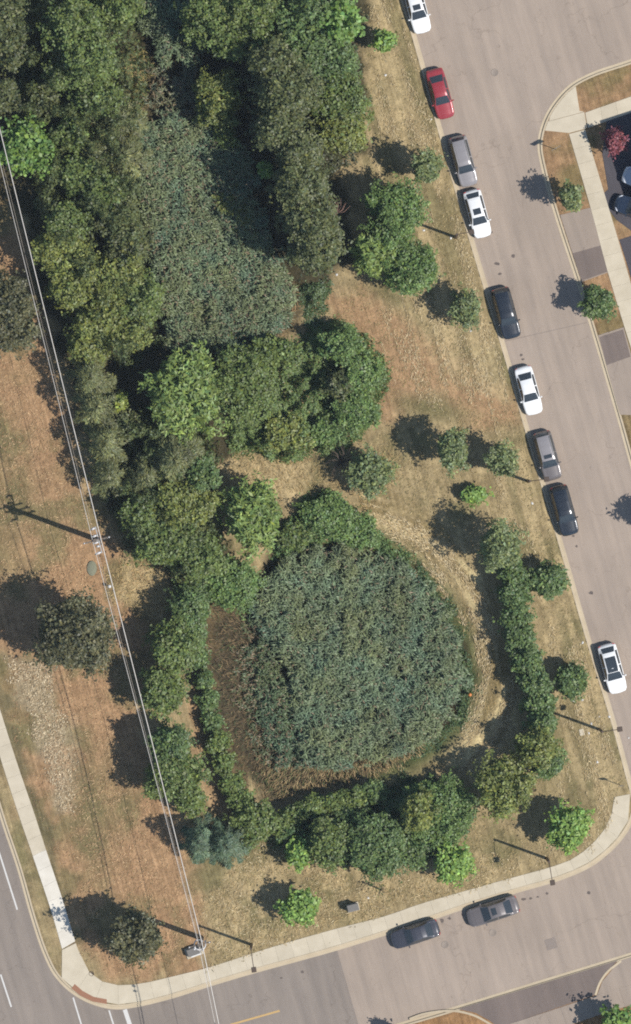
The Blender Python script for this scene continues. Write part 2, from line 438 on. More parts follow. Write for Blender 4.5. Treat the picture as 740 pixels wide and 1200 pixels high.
east = zone([(610, 500), (720, 860), (735, 930), (640, 1000), (640, 700), (560, 640), (600, 540)], .8)
blend(east * sstep(.48, .56, stripe) * .7, STRAW); blend(east * sstep(.48, .36, stripe) * .4, OLIVE)
ring = np.exp(-((dist_line(fx, fy, POND, True) - 3.3) / 2.1) ** 2) * (fx > W((420, 0))[0]) * (fy > W((0, 900))[1])
rs = fbm(np.arctan2(fy + 14, fx - 4) * 3, dist_line(fx, fy, POND, True) / .62, 2)
blend(ring * .65, STRAW); blend(ring * sstep(.48, .36, rs) * .9, A(140, 122, 84)); blend(ring * sstep(.54, .62, rs) * .95, A(222, 202, 154))
blend(zone([(255, 545), (300, 532), (370, 540), (360, 570), (320, 590), (262, 575)], .5) * .9, STRAW)
blend(zone([(150, 665), (200, 655), (215, 690), (180, 720), (140, 700)], .5) * .95, STRAW)
blend(zone([(222, 790), (240, 860), (262, 930), (280, 960), (255, 960), (232, 900), (218, 830)], .3) * .7, TAN)
blend(np.exp(-((sdist(fx, fy, POND) + .5) / .9) ** 2) * (fx > W((430, 0))[0]) * .9, GREEN)
blend(blob(640, 905, 40, 60) * .35, OLIVE); blend(blob(540, 1000, 60, 20, -15) * .5, OLIVE)
south = zone([(300, 1000), (560, 1000), (620, 1030), (480, 1060), (320, 1105), (260, 1130), (230, 1060)], 1.2)
blend(south * sstep(.42, .6, n2) * .7, STRAW)
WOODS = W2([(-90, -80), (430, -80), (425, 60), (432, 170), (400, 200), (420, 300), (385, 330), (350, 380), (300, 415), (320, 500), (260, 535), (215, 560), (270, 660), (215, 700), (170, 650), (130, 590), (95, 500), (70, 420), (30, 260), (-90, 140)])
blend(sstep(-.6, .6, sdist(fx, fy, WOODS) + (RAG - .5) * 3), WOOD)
blend(blob(160, 78, 12, 16) * 1.2, STRAW); blend(blob(165, 116, 14, 12) * .9, STRAW)
blend(sstep(-1.9, -1.1, sdist(fx, fy, POND) + (RAG - .5)) * (fx < W((290, 0))[0]), A(112, 96, 70)); blend(sstep(-.5, .7, sdist(fx, fy, POND) + (RAG - .5) * 2.4), MUD); blend(sstep(-.3, .5, sdist(fx, fy, MARSH)), A(84, 78, 58))
ne = in_poly(fx, fy, ne_edge); blend(ne * 1.0, A(176, 142, 108)); blend(ne * sstep(.50, .68, n1) * .8, A(136, 122, 84)); blend((ne & (fy < W((0, 460))[1])) * .6, OLIVE)
sblk = fy < np.interp(fx, s_edge[::-1, 0], s_edge[::-1, 1]); blend(sblk * 1.0, A(168, 130, 92))
colr *= (.78 + .44 * fbm(fx / .6, fy / .6 + 30, 2))[:, None]
nx, ny = len(gx), len(gy)
idx = np.arange(nx * ny).reshape(ny, nx)
F = np.stack([idx[:-1, :-1], idx[:-1, 1:], idx[1:, 1:], idx[1:, :-1]], -1).reshape(-1, 4)
me = mesh_np('ground', np.stack([fx, fy, zz], 1), F, M['ground'], None, True)
at = me.attributes.new('col', 'FLOAT_COLOR', 'POINT'); c4 = np.ones((len(fx), 4), np.float32); c4[:, :3] = colr
at.data.foreach_set('color', c4.ravel())
ground = tag(link(bpy.data.objects.new('ground', me)), 'dry mown summer turf in straw and olive tones', None, None, 'structure')

# ------------------------------------------------------------------ roads, markings, covers
def sheet(name, P, z, mat, parent=None):
    P = [tuple(p) for p in P]
    m = MB(); n = len(P)
    T = tessellate_polygon([[Vector((p[0], p[1], 0)) for p in P]]); Fs = []
    for t in T:
        p, q, r = (P[i] for i in t); cr = (q[0] - p[0]) * (r[1] - p[1]) - (q[1] - p[1]) * (r[0] - p[0])
        Fs.append(tuple(t) if cr > 0 else tuple(t)[::-1])
    return m.add([(p[0], p[1], z) for p in P], Fs).build(name, mat, parent)
street = tag(sheet('road', street_poly, 0.0, M['street']), 'pale worn asphalt of the residential street', None, None, 'structure')
arterial = tag(sheet('road', art_poly, 0.0, M['arterial']), 'greyer asphalt of the main road with white lane lines', None, None, 'structure')
def stripe_quad(a, b, w0, w1, name, mat, parent, z=.004):
    a = np.array(W(a)[:2]); b = np.array(W(b)[:2]); d = (b - a) / np.linalg.norm(b - a); n = np.array([-d[1], d[0]])
    return sheet(name, [a + n * w0, a - n * w0, b - n * w1, b + n * w1], z, mat, parent)
for a, b, w in [((-1, 998), (20.5, 1066), .075), ((1, 1142), (13.5, 1180), .075), ((86, 1169), (96, 1202), .07), ((128, 1184), (134, 1203), .07), ((146.5, 1183), (153.5, 1204), .2),
                ((-22, 925), (-40, 862), .07), ((20, 1206), (30, 1240), .07)]:
    stripe_quad(a, b, w, w, 'lane_line', M['paint'], arterial)
stripe_quad((270, 1201), (328, 1184.5), .09, .09, 'centre_line', M['yellow'], arterial)
stripe_quad((394, 1117), (420, 1204), .035, .035, 'pavement_seam', M['seam'], street, .005)
stripe_quad((583, 402), (688, 378), .03, .03, 'pavement_seam', M['seam'], street, .005)
def disc(px, py, r, name, mat, parent, z=.008, n=20, sq=False):
    x, y, _ = W((px, py)); m = MB()
    if sq: m.box((x, y, z / 2), (r * 2, r * 2, z), .3)
    else:
        m.lathe([(r, 0), (r, z * .7), (r * .94, z), (r * .82, z), (r * .80, z * .6), (r * .1, z * .75)], (x, y, 0), n)
    return m.build(name, mat, parent)
for x, y in ((580, 85), (578, 1093), (522, 1107)): disc(x, y, .36, 'manhole_cover', M['iron'], street)
disc(646, 1106, .52, 'asphalt_patch', M['patch'], street, .006, sq=True).data.materials[0] = M['seam']

_rs = random.Random(5)
for x, y in ((614, 1054), (622, 1052.5), (630, 1051), (641, 1047), (518, 1079), (527, 1076), (542, 1072), (583, 309), (586, 321), (611, 416), (613, 421), (672, 628), (676, 640), (693, 695), (614, 491), (570, 266), (575, 272), (602, 300), (690, 1046), (330, 1146), (355, 1139)):
    cx, cy, _ = W((x, y)); k = _rs.uniform(.1, .2); t0 = _rs.uniform(0, 6)
    sheet('oil_stain', [(cx + k * _rs.uniform(.5, 1.3) * math.cos(a * .785) * 1.3, cy + k * _rs.uniform(.5, 1.2) * math.sin(a * .785)) for a in range(8)], .0035, M['stain'], street)

def kerb(P, side, name, label):
    prof = [(.0, -.05), (.0, .012), (.26, .006), (.275, .09), (.30, .125), (.46, .135), (.47, .12), (.47, -.05)]
    rings = [offset(P, side * o) for o, z in prof]; n = len(P); k = len(prof)
    V = np.zeros((n, k, 3))
    for j, (o, z) in enumerate(prof): V[:, j, :2] = rings[j]; V[:, j, 2] = z
    idx = np.arange(n * k).reshape(n, k)
    F = np.stack([idx[:-1, :-1], idx[:-1, 1:], idx[1:, 1:], idx[1:, :-1]], -1).reshape(-1, 4)
    if side < 0: F = F[:, ::-1]
    return tag(obj_np(name, V.reshape(-1, 3), F, M['kerb']), label, None, None, 'structure')
kerb(park_edge, 1, 'kerb', 'long pale concrete kerb and gutter round the park')
kerb(ne_edge, -1, 'kerb', 'pale concrete kerb along the house side of the street')
kerb(s_edge, -1, 'kerb', 'pale concrete kerb on the far side of the south road')

def slab(pts, parent, mat, z=.152, gap=.007):
    c = np.mean(pts, 0); P = [c + (np.array(p) - c) * (1 - gap / max(.2, np.linalg.norm(np.array(p) - c))) for p in pts]
    dz = random.uniform(-.004, .004)
    return MB().poly([tuple(p) for p in P], .06, z + dz).build('slab', mat, parent)
def walk(name, label, I, O, mats, z=.152):
    base = MB()
    for i in range(len(I) - 1):
        base.add([(*I[i], z - .02), (*I[i + 1], z - .02), (*O[i + 1], z - .02), (*O[i], z - .02)], [(0, 1, 2, 3) if np.cross(I[i + 1] - I[i], O[i] - I[i]) > 0 else (3, 2, 1, 0)])
    b = tag(base.build(name, M['bed']), label, None, None, 'structure')
    for i in range(len(I) - 1):
        slab([I[i], I[i + 1], O[i + 1], O[i]], b, mats(i, I[i]), z)
    return b
def nearest(P, Q):
    out = []
    for q in Q:
        best = None
        for i in range(len(P) - 1):
            ab = P[i + 1] - P[i]; t = np.clip(((q - P[i]) @ ab) / (ab @ ab), 0, 1); r = P[i] + t * ab; d = np.linalg.norm(q - r)
            if best is None or d < best[0]: best = (d, r)
        out.append(best[1])
    return np.array(out)
kin = offset(park_edge, .475)
I = smooth_path([(720, 934), (718, 950), (710, 970), (693, 990), (672, 1006), (652, 1014), (591, 1031), (524, 1050), (490, 1060), (453, 1073), (395, 1088), (318, 1110), (250, 1132), (203, 1144), (162, 1153), (135, 1154), (118, 1149), (105, 1139)], 1.5)
O = nearest(kin, I)
sw = walk('pavement', 'beige concrete slab pavement along the south road', I, O, lambda i, p: M['concrete'])
corner = [np.array(W(p)[:2]) for p in [(105, 1139), (98, 1125), (92, 1113), (89, 1105), (73, 1113), (72.6, 1146)]] + [O[-1]]
slab(corner, sw, M['concrete'])
tp = [np.array(W(p)[:2]) for p in [(88, 1153), (97, 1161), (110, 1168), (125.5, 1171), (125.5, 1176.5), (109, 1173.5), (95, 1167), (84, 1158)]]
MB().poly([tuple(p) for p in tp], .14, .160).build('tactile_plate', M['tactile'], sw)
disc(107.5, 1141, .24, 'valve_cover', M['lamp'], sw, .172)
I = resample(smooth_path([(88.5, 1103), (74, 1055), (56, 1001), (39.5, 950), (20, 893), (0, 830), (-40, 705), (-120, 440)], .3), 1.5)
O = resample(smooth_path([(73, 1112), (62, 1073), (39, 1004), (20.5, 950), (0, 886), (-17, 830), (-57, 705), (-137, 440)], .3), n=len(I))
ww = walk('pavement', 'pale concrete slab pavement beside the main road with newer white slabs', I, O, lambda i, p: M['newconcrete'] if 1003 < 600 - p[1] * S < 1106 else M['concrete'])
I = resample(smooth_path([(667, 157), (694, 250), (713, 321), (731.5, 382), (740, 409), (770, 510), (860, 820)], .3), 1.5)
O = resample(smooth_path([(686, 152), (715.5, 250), (735, 316), (752, 376), (761, 404), (790, 504), (880, 814)], .3), n=len(I))
ew = walk('pavement', 'beige slab pavement crossing the house driveways', I, O, lambda i, p: M['concrete'])
I = resample(W2([(686, 132), (740, 113), (900, 58)]), 1.5); O = resample(W2([(689, 150), (740, 132), (905, 77)]), n=len(I))
walk('pavement', 'beige slab pavement along the cross street verge', I, O, lambda i, p: M['concrete'])
nin = offset(ne_edge, -.475)
a, b, c = cut(nin, (672, 101)), cut(nin, (643, 142)), cut(nin, (636, 166))
slab([*nin[a:b:2], np.array(W((643.5, 142))[:2]), np.array(W((684.6, 131))[:2]), np.array(W((679.5, 130))[:2])], ew, M['concrete'])
slab([np.array(W((644, 142.1))[:2]), *nin[b:c:2], np.array(W((667, 156))[:2]), np.array(W((686, 151))[:2]), np.array(W((688, 149))[:2]), np.array(W((685, 131.3))[:2])], ew, M['concrete'])

# driveways: aprons between kerb and pavement, darker cut patches, sealed asphalt in front of the houses
def pw(pts): return [tuple(p) for p in W2(pts)]
def drive(pts, mat, label, z=.142):
    return tag(MB().poly(pw(pts), .05, z).build('driveway', mat), label, None, None, 'structure')
d1 = drive([(656.5, 252), (694, 243), (712.5, 319.5), (682, 330.5)], M['apron'], 'worn asphalt driveway apron with a dark cut patch')
MB().poly(pw([(671, 297), (705, 287.5), (712, 318.5), (682, 329)]), .1, .147).build('asphalt_patch', M['patch'], d1)
d2 = drive([(701, 393), (731, 383.5), (760, 487), (727, 486), (722, 470)], M['apron'], 'worn asphalt apron with a square patch beside the pavement')
MB().poly(pw([(702.5, 395), (730.5, 386), (739, 418), (711, 428)]), .1, .147).build('asphalt_patch', M['patch'], d2)
drive([(711.5, 141), (900, 84), (940, 180), (742, 272), (723, 258), (709.5, 240), (708.5, 226), (713, 222), (706, 180), (710, 152)], M['seal'], 'dark sealed driveway shaded by the house')
drive([(726, 281), (760, 270), (800, 370), (758, 392), (736.5, 314)], M['seal'], 'second dark sealed driveway past the pavement')
drive([(537, 1182.5), (639, 1151.5), (724, 1125.5), (712, 1138), (702, 1152), (697, 1166), (600, 1199), (585, 1204), (574, 1196), (558, 1187)], M['patch'], 'dark flared asphalt driveway apron off the south road', .146)
drive([(726, 1126), (800, 1103), (800, 1140), (700, 1166), (706, 1150)], M['apron'], 'pale paved corner beside the dark flared apron', .144)
I = resample(W2([(588, 1203), (699, 1166.5), (830, 1126)]), 1.5); O = resample(W2([(597, 1226), (706, 1188), (836, 1148)]), n=len(I))
walk('pavement', 'pinkish slab pavement south of the dark apron', I, O, lambda i, p: M['apron'])
for P, lab in (([(480, 1194), (497, 1188), (531, 1184.5), (556, 1190), (578, 1202)], 'curved concrete edging of the brown verge'), ([(728, 1126), (712, 1139), (703, 1152), (698, 1166)], 'curved concrete edging beside the pale corner')):
    pp = smooth_path(P, .3); q = offset(pp, .1); r = offset(pp, -.1)
    tag(MB().poly([tuple(x) for x in q] + [tuple(x) for x in r[::-1]], .05, .165).build('kerb', M['kerb']), lab, None, None, 'structure')

# ------------------------------------------------------------------ foliage
def quads(P, A_, B_):
    """rhombic leaves: centre P, half axes A_ (long) and B_ (wide)"""
    n = len(P); V = np.empty((n, 4, 3)); V[:, 0] = P - A_; V[:, 1] = P + B_ - A_ * .12; V[:, 2] = P + A_; V[:, 3] = P - B_ - A_ * .12
    return V.reshape(-1, 3), np.arange(n * 4).reshape(-1, 4)
def unit(v): return v / np.maximum(np.linalg.norm(v, axis=-1, keepdims=True), 1e-9)
def leaf_cloud(P, N, L, Wd, rng, along=None):
    n = len(P); R = rng.normal(size=(n, 3))
    if along is not None: R = along + R * .35
    a = unit(R - N * np.sum(R * N, 1, keepdims=True)); b = np.cross(N, a)
    s = rng.uniform(.7, 1.25, (n, 1))
    return quads(P, a * L * .5 * s, b * Wd * .5 * s)
# look: leaf colour in sun, leaf length, width, clump radius, cover, lobes, profile
KIND = {
 'maple':  dict(c=(114, 144, 68), L=.34, W=.26, cl=.30, k=3.0, lob=(9, .42), up=.55),
 'bright': dict(c=(134, 164, 80), L=.30, W=.20, cl=.24, k=3.0, lob=(11, .36), up=.5),
 'green':  dict(c=(108, 124, 64), L=.26, W=.16, cl=.26, k=3.2, lob=(12, .38), up=.5),
 'blue':   dict(c=(100, 121, 68), L=.24, W=.15, cl=.22, k=3.3, lob=(14, .36), up=.55),
 'olive':  dict(c=(100, 107, 64), L=.26, W=.16, cl=.28, k=2.7, lob=(14, .34), up=.45),
 'dark':   dict(c=(100, 99, 66), L=.26, W=.17, cl=.26, k=3.0, lob=(13, .34), up=.5),
 'yellow': dict(c=(124, 132, 66), L=.26, W=.16, cl=.26, k=3.2, lob=(12, .36), up=.5),
 'hedge':  dict(c=(108, 132, 70), L=.22, W=.14, cl=.24, k=3.2, lob=(16, .34), up=.7),
 'verge':  dict(c=(122, 134, 84), L=.26, W=.14, cl=.24, k=2.5, lob=(11, .36), up=.5),
 'star':   dict(c=(130, 150, 78), tuft=1, L=.44, W=.16, cl=.34, k=2.6, lob=(11, .40), up=.5),
 'lime':   dict(c=(144, 156, 72), L=.32, W=.22, cl=.24, k=2.6, lob=(7, .42), up=.5),
 'red':    dict(c=(142, 80, 86), L=.22, W=.15, cl=.22, k=2.6, lob=(9, .36), up=.5),
 'feather': dict(c=(120, 124, 78), L=.34, W=.09, cl=.3, k=3.0, lob=(12, .3), up=.5),
 'spruce': dict(c=(98, 117, 88), L=.30, W=.08, cl=.2, k=3.4, lob=(12, .3), up=.5),
}
LEAFGAIN = 1.36
def tint(c, n, rng, cl=None, var=.2):
    c = np.array(srgb(*c)) / LEAFGAIN
    v = np.exp(rng.normal(0, var, (n, 1)))
    h = rng.normal(0, .10, (n, 1))
    out = c * v * np.concatenate([1 + h, 1 + h * .3, 1 - h], 1)
    if cl is not None: out = out * cl
    return np.clip(out, .004, .6)
def crown_round(rx, ry, z0, z1, K, rng):
    R = (rx + ry) / 2; H = (z1 - z0) / 2; zc = (z0 + z1) / 2
    nl, fr = K['lob']; nl = max(9, int(nl * 1.7 * (0.6 + .28 * R))); fr *= .76
    i = np.arange(nl)
    az = i * 2.39996 + rng.uniform(0, 6.28) + rng.normal(0, .3, nl); el = np.clip(rng.uniform(-.75, .98, nl), -1, 1)
    hf = (1 - np.abs(el) ** 2.6) ** (1 / 2.6); d = np.stack([np.cos(az) * hf, np.sin(az) * hf, el * .92], 1)
    lr = fr * rng.uniform(.5, 1.25, nl); off = np.clip(1.0 - lr, .3, .9) * rng.uniform(.62, 1.16, nl)
    lc = d * off[:, None]; lc = np.vstack([lc, [[0, 0, .15]]]); lr = np.r_[lr, .58]
    area = math.pi * rx * ry; n = int(K['k'] * area / (K['L'] * K['W'] * .5) * 1.45)
    nc = max(20, int(area / (K['cl'] ** 2) * 1.5))
    w = lr ** 2; w[-1] *= .5; li = rng.choice(len(lr), nc, p=w / w.sum())
    u = rng.normal(size=(nc, 3)); u[:, 2] += .55; u = unit(u)
    cc = lc[li] + u * (lr[li] * rng.uniform(.72, 1.05, nc))[:, None]
    low = cc[:, 2] < -.9; cc[low, 2] = -.9 + rng.random(low.sum()) * .3
    st = rng.random(nc) < .20; cc[st] *= rng.uniform(1.0, 1.26, (st.sum(), 1))        # sprigs that break the outline
    sc = np.array([rx, ry, H]); C = cc * sc + [0, 0, zc]
    on = unit(u + unit(cc) * .4)
    lobe_t = np.exp(rng.normal(0, .10, len(lr)))[li] * np.exp(rng.normal(0, .15, nc))
    ci = rng.integers(0, nc, n)
    P = C[ci] + rng.normal(size=(n, 3)) * K['cl'] * [.55, .55, .38]
    N = unit(on[ci] * .5 + [0, 0, K['up'] + .55] + rng.normal(size=(n, 3)) * .42)
    ni = int(n * .4)                                          # foliage inside the crown keeps the light out
    q = unit(rng.normal(size=(ni, 3))) * (rng.random((ni, 1)) ** .4) * .78; q[:, 2] = np.maximum(q[:, 2], -.8)
    P[:ni] = q * sc + [0, 0, zc]
    al = None
    if K.get('tuft'): al = (P - C[ci]) * 9
    big = np.ones((n, 1)); big[:ni] = 1.5
    V, F = leaf_cloud(P, N, K['L'] * big, K['W'] * big, rng, al)
    return V, F, tint(K['c'], n, rng, lobe_t[ci][:, None]), lc * sc + [0, 0, zc]
def crown_spray(rx, ry, z0, z1, K, rng, cone=True):
    """whorled boughs carrying flat sprays, widest below for a conifer, loose and arching for a willow-like tree"""
    H = z1 - z0; R = (rx + ry) / 2
    nb = int((26 if cone else 34) * (.55 + .25 * R)); t = np.sort(rng.random(nb)) ** (1.0 if cone else .8)
    az = np.arange(nb) * 2.39996 + rng.normal(0, .25, nb)
    reach = (np.clip(1.06 - t, .1, 1) ** .8 if cone else np.clip(1.1 - t ** 2.2, .2, 1)) * rng.uniform(.78, 1.12, nb)
    area = math.pi * rx * ry; n = int(K['k'] * area / (K['L'] * K['W'] * .5) * .85)
    w = reach ** 1.6; bi = rng.choice(nb, n, p=w / w.sum()); s = rng.random(n) ** .6
    ang = az[bi]; lat = rng.normal(0, .17, n) * (1.05 - s * .75) * R; r = s * reach[bi]
    dx, dy = np.cos(ang), np.sin(ang)
    z = z0 + H * t[bi] * .92 + (H * .10 * np.sin(s * 2.4) - (.16 if cone else .22) * R * s ** 2) + rng.normal(0, .07, n)
    x = dx * r * rx - dy * lat; y = dy * r * ry + dx * lat
    P = np.stack([x, y, z], 1)
    al = np.stack([dx - dy * np.sign(lat) * .6, dy + dx * np.sign(lat) * .6, -.15 * np.ones(n)], 1)
    N = unit(np.array([0, 0, 1.0]) + np.stack([dx, dy, 0 * dx], 1) * .3 + rng.normal(size=(n, 3)) * .3)
    V, F = leaf_cloud(P, N, K['L'], K['W'], rng, unit(al))
    bt = np.exp(rng.normal(0, .2, nb))
    tips = np.stack([np.cos(az) * reach * rx * .7, np.sin(az) * reach * ry * .7, z0 + H * t * .9], 1)
    return V, F, tint(K['c'], n, rng, bt[bi][:, None]), tips
_tid = [0]
def tree(px, py, rx, ry, h, kind, name, label, cat, group=None, base=.12, nopart=False):
    """px radii; h metres"""
    _tid[0] += 1; rng = np.random.default_rng(1000 + _tid[0]); K = KIND[kind]
    x, y, g = P3(px, py); e = empty(name, (x, y, g), 0)
    rx, ry = rx / S * 1.12, ry / S * 1.12; h *= 1.13; z0, z1 = h * base * .7, h
    if group and ('reeds' in group or 'grove' in group or 'behind' in group or 'feathery' in group): rx *= 1.13; ry *= 1.13
    if kind in ('feather', 'spruce'): V, F, c, tips = crown_spray(rx, ry, z0, z1, K, rng, kind == 'spruce')
    else: V, F, c, tips = crown_round(rx, ry, z0, z1, K, rng)
    obj_np('crown', V, F, M['leaf'], e, c)
    m = MB(); r = max(.03, h * .017); zt = z0 + (z1 - z0) * (.85 if kind == 'spruce' else .55)
    lean = rng.normal(0, .03 * h, 2)
    top = np.array([lean[0], lean[1], zt])
    m.tube([(0, 0, -.12), (0, 0, .15), tuple(top * [.4, .4, .5]), tuple(top)], [r * 1.35, r, r * .75, r * .35], 7)
    for k in rng.permutation(len(tips))[:9]:
        q = tips[k]; s0 = rng.uniform(.45, .9); a = top * [s0, s0, s0]
        if q[2] < a[2] and kind != 'spruce': a = top * .45
        mid = (a + q) / 2 + [0, 0, .06 * h * rng.random()]
        m.tube([tuple(a), tuple(mid), tuple(a + (q - a) * .88)], [r * .5, r * .32, r * .12], 5)
    m.build('trunk', M['bark'], e)
    return tag(e, label, cat, group)

# rows: x, y, rx, ry (photo pixels), height m, look
def rows(kind_name, cat, label, group, data, base=.12):
    for (x, y, rx, ry, h, k) in data: tree(x, y, rx, ry, h, k, kind_name, label, cat, group, base)
T = 'deciduous_tree'
# the dense wood round the upper reed bed
rows(T, 'tree', 'dull olive tree at the wood edge where the overhead wires enter', 'olive trees at the wood edge', [(8, 22, 28, 32, 9, 'olive'), (14, 62, 24, 26, 8.5, 'olive'), (6, 116, 24, 22, 8, 'olive')])
rows(T, 'tree', 'smaller mid green tree in the dense wood between the wires and the upper reeds', 'green trees west of the upper reeds',
     [(72, 92, 16, 18, 7.5, 'green'), (116, 118, 28, 24, 8, 'green'), (86, 160, 20, 22, 7, 'green'), (96, 208, 24, 24, 7, 'green'), (126, 232, 24, 26, 7, 'green'), (82, 262, 22, 22, 7, 'green')])
rows(T, 'tree', 'grey olive tree among the greener ones west of the upper reeds', 'grey olive trees west of the upper reeds',
     [(56, 120, 18, 18, 6, 'olive'), (142, 142, 26, 24, 7, 'feather'), (148, 186, 24, 26, 6, 'feather'), (140, 258, 24, 24, 6.5, 'olive'), (150, 288, 24, 22, 6, 'olive'), (112, 182, 20, 20, 6, 'feather')])
rows(T, 'tree', 'one of two large tall mid green crowns near the clearing in the wood', 'large green pair in the wood', [(92, 38, 34, 36, 11, 'green'), (106, 72, 36, 34, 11, 'green')])
tree(140, 16, 28, 26, 8, 'green', T, 'mid green tree touching the northern reed patch', 'tree')
tree(35, 178, 32, 34, 8.5, 'maple', T, 'bright broad-leaved green tree right under the overhead wires', 'tree')
rows(T, 'tree', 'yellowish green tree along the southwest side of the upper reeds', 'yellowish trees beside the upper reeds',
     [(74, 296, 30, 26, 7, 'yellow'), (90, 336, 30, 26, 7, 'yellow'), (136, 330, 28, 28, 7, 'yellow'), (164, 352, 26, 30, 6.5, 'green'), (122, 376, 32, 26, 7, 'yellow'), (150, 392, 24, 20, 6, 'yellow'), (104, 404, 22, 22, 6, 'yellow')])
tree(12, 372, 34, 48, 7.5, 'dark', T, 'large dark grey-green tree standing on the dry field west of the wires', 'tree')
rows(T, 'tree', 'pale feathery tree throwing its shadow on the dry field under the wires', 'feathery trees by the wires',
     [(108, 444, 24, 26, 7, 'feather'), (116, 478, 24, 28, 7, 'feather'), (126, 520, 22, 28, 6.5, 'feather'), (130, 556, 22, 24, 6, 'feather')])
tree(142, 472, 10, 12, 4.5, 'lime', 'shrub', 'small yellow shrub in the shade between the feathery trees', 'shrub')
tree(147, 500, 16, 18, 4, 'olive', 'shrub', 'dull olive shrub beside the small yellow shrub', 'shrub')
tree(222, 460, 50, 50, 7.5, 'star', T, 'light green tree with long starry leaf tufts south of the upper reeds', 'tree')
tree(284, 452, 40, 44, 6.5, 'green', T, 'broad mid green tree next to the starry-leaved tree', 'tree')
tree(322, 414, 30, 20, 4.5, 'green', 'shrub', 'low green bush at the southern tip of the upper reeds', 'shrub')
rows(T, 'tree', 'grey-green feathery tree in the grove east of the first utility pole', 'grove east of the utility pole',
     [(206, 540, 34, 34, 6.5, 'feather'), (172, 560, 22, 24, 6, 'feather'), (216, 592, 34, 32, 6, 'yellow'), (170, 604, 22, 20, 5.5, 'green'), (198, 634, 36, 28, 5.5, 'green'), (236, 556, 20, 20, 5.5, 'blue')], .15)
tree(298, 604, 36, 42, 6.5, 'star', T, 'rounded light green tree north of the pond beside the straw gap', 'tree')
tree(236, 652, 30, 28, 5, 'green', 'shrub', 'wide green bush between the grove and the pond', 'shrub', None, .1)
tree(272, 684, 36, 32, 3.2, 'hedge', 'shrub', 'dense blue-green bush at the northwest rim of the pond', 'shrub', None, .05)
tree(224, 716, 24, 32, 4.5, 'blue', 'shrub', 'leafy bush at the top of the thin hedge west of the pond', 'shrub', None, .08)
tree(434, 554, 27, 27, 4.6, 'verge', T, 'small green tree on the straw gap north of the pond', 'tree')
# top of the wood
tree(246, 28, 32, 32, 8, 'green', T, 'green tree at the tip of the northern reed patch', 'tree')
rows(T, 'tree', 'green tree behind the tall dark olive row', 'green trees behind the dark row', [(270, 48, 26, 24, 8.5, 'green'), (300, 22, 28, 28, 9, 'green'), (312, 56, 16, 18, 7.5, 'green')])
tree(360, 40, 42, 46, 9, 'blue', T, 'large blue-green tree joined to the bright tree beside the street verge', 'tree')
tree(398, 32, 27, 30, 9.5, 'maple', T, 'bright green tree at the wood edge near the lone sapling', 'tree')
tree(386, 78, 36, 30, 8, 'blue', T, 'blue-green tree below the bright tree at the wood edge', 'tree')
rows(T, 'tree', 'mid green tree with olive flecks at the wood edge above the round tree shadow', 'flecked trees at the wood edge', [(394, 116, 36, 32, 7, 'green'), (398, 152, 34, 28, 6, 'yellow')])
tree(322, 82, 32, 28, 12.5, 'olive', T, 'tall dark olive tree at the north end of the row shading the upper reeds', 'tree', 'tall dark olive row')
tree(372, 298, 30, 24, 11.5, 'olive', T, 'tall dark olive tree ending the row beside the tan path', 'tree', 'tall dark olive row')
tree(366, 262, 36, 30, 12.5, 'olive', T, 'tall dark olive tree of the row beside the dead snag', 'tree', 'tall dark olive row')
rows(T, 'tree', 'tall dark olive tree in the middle of the row shading the upper reeds', 'tall dark olive row',
     [(336, 116, 38, 34, 13, 'olive'), (328, 154, 32, 30, 12.5, 'olive'), (350, 182, 30, 28, 12, 'olive'), (354, 222, 34, 32, 12.5, 'olive')])
tree(256, 118, 30, 34, 6, 'yellow', T, 'pointed yellowish tree standing in the shade at the north end of the upper reeds', 'tree')
tree(312, 200, 10, 10, 3.0, 'bright', 'shrub', 'tiny pale shrub in the deep shade of the dark row', 'shrub')
rows('shrub', 'shrub', 'low yellowish bush along the shaded east side of the upper reeds', 'bushes beside the upper reeds', [(272, 240, 18, 16, 2.5, 'yellow'), (288, 258, 14, 14, 2.2, 'yellow'), (264, 160, 14, 14, 3, 'green')], .05)
# clump east of the wood
tree(464, 246, 33, 32, 6.8, 'hedge', T, 'blue-green tree casting a wide shadow onto the dead snag', 'tree')
tree(436, 298, 25, 28, 6.2, 'star', T, 'yellow-green tree at the south end of the clump with the snag', 'tree')
tree(482, 316, 34, 32, 6, 'hedge', T, 'round green tree at the street end of the clump with the snag', 'tree')
tree(454, 278, 28, 28, 6.0, 'hedge', T, 'green tree squeezed in the middle of the clump', 'tree')
tree(500, 198, 19, 20, 6.0, 'verge', T, 'small green tree on the verge north of the clump', 'tree')
tree(450, 50, 13, 14, 3.4, 'bright', 'sapling', 'lone bright sapling on the verge beside the wood', 'sapling')
tree(545, 362, 19, 21, 4.6, 'verge', T, 'small green tree beside the parked black saloon', 'tree')
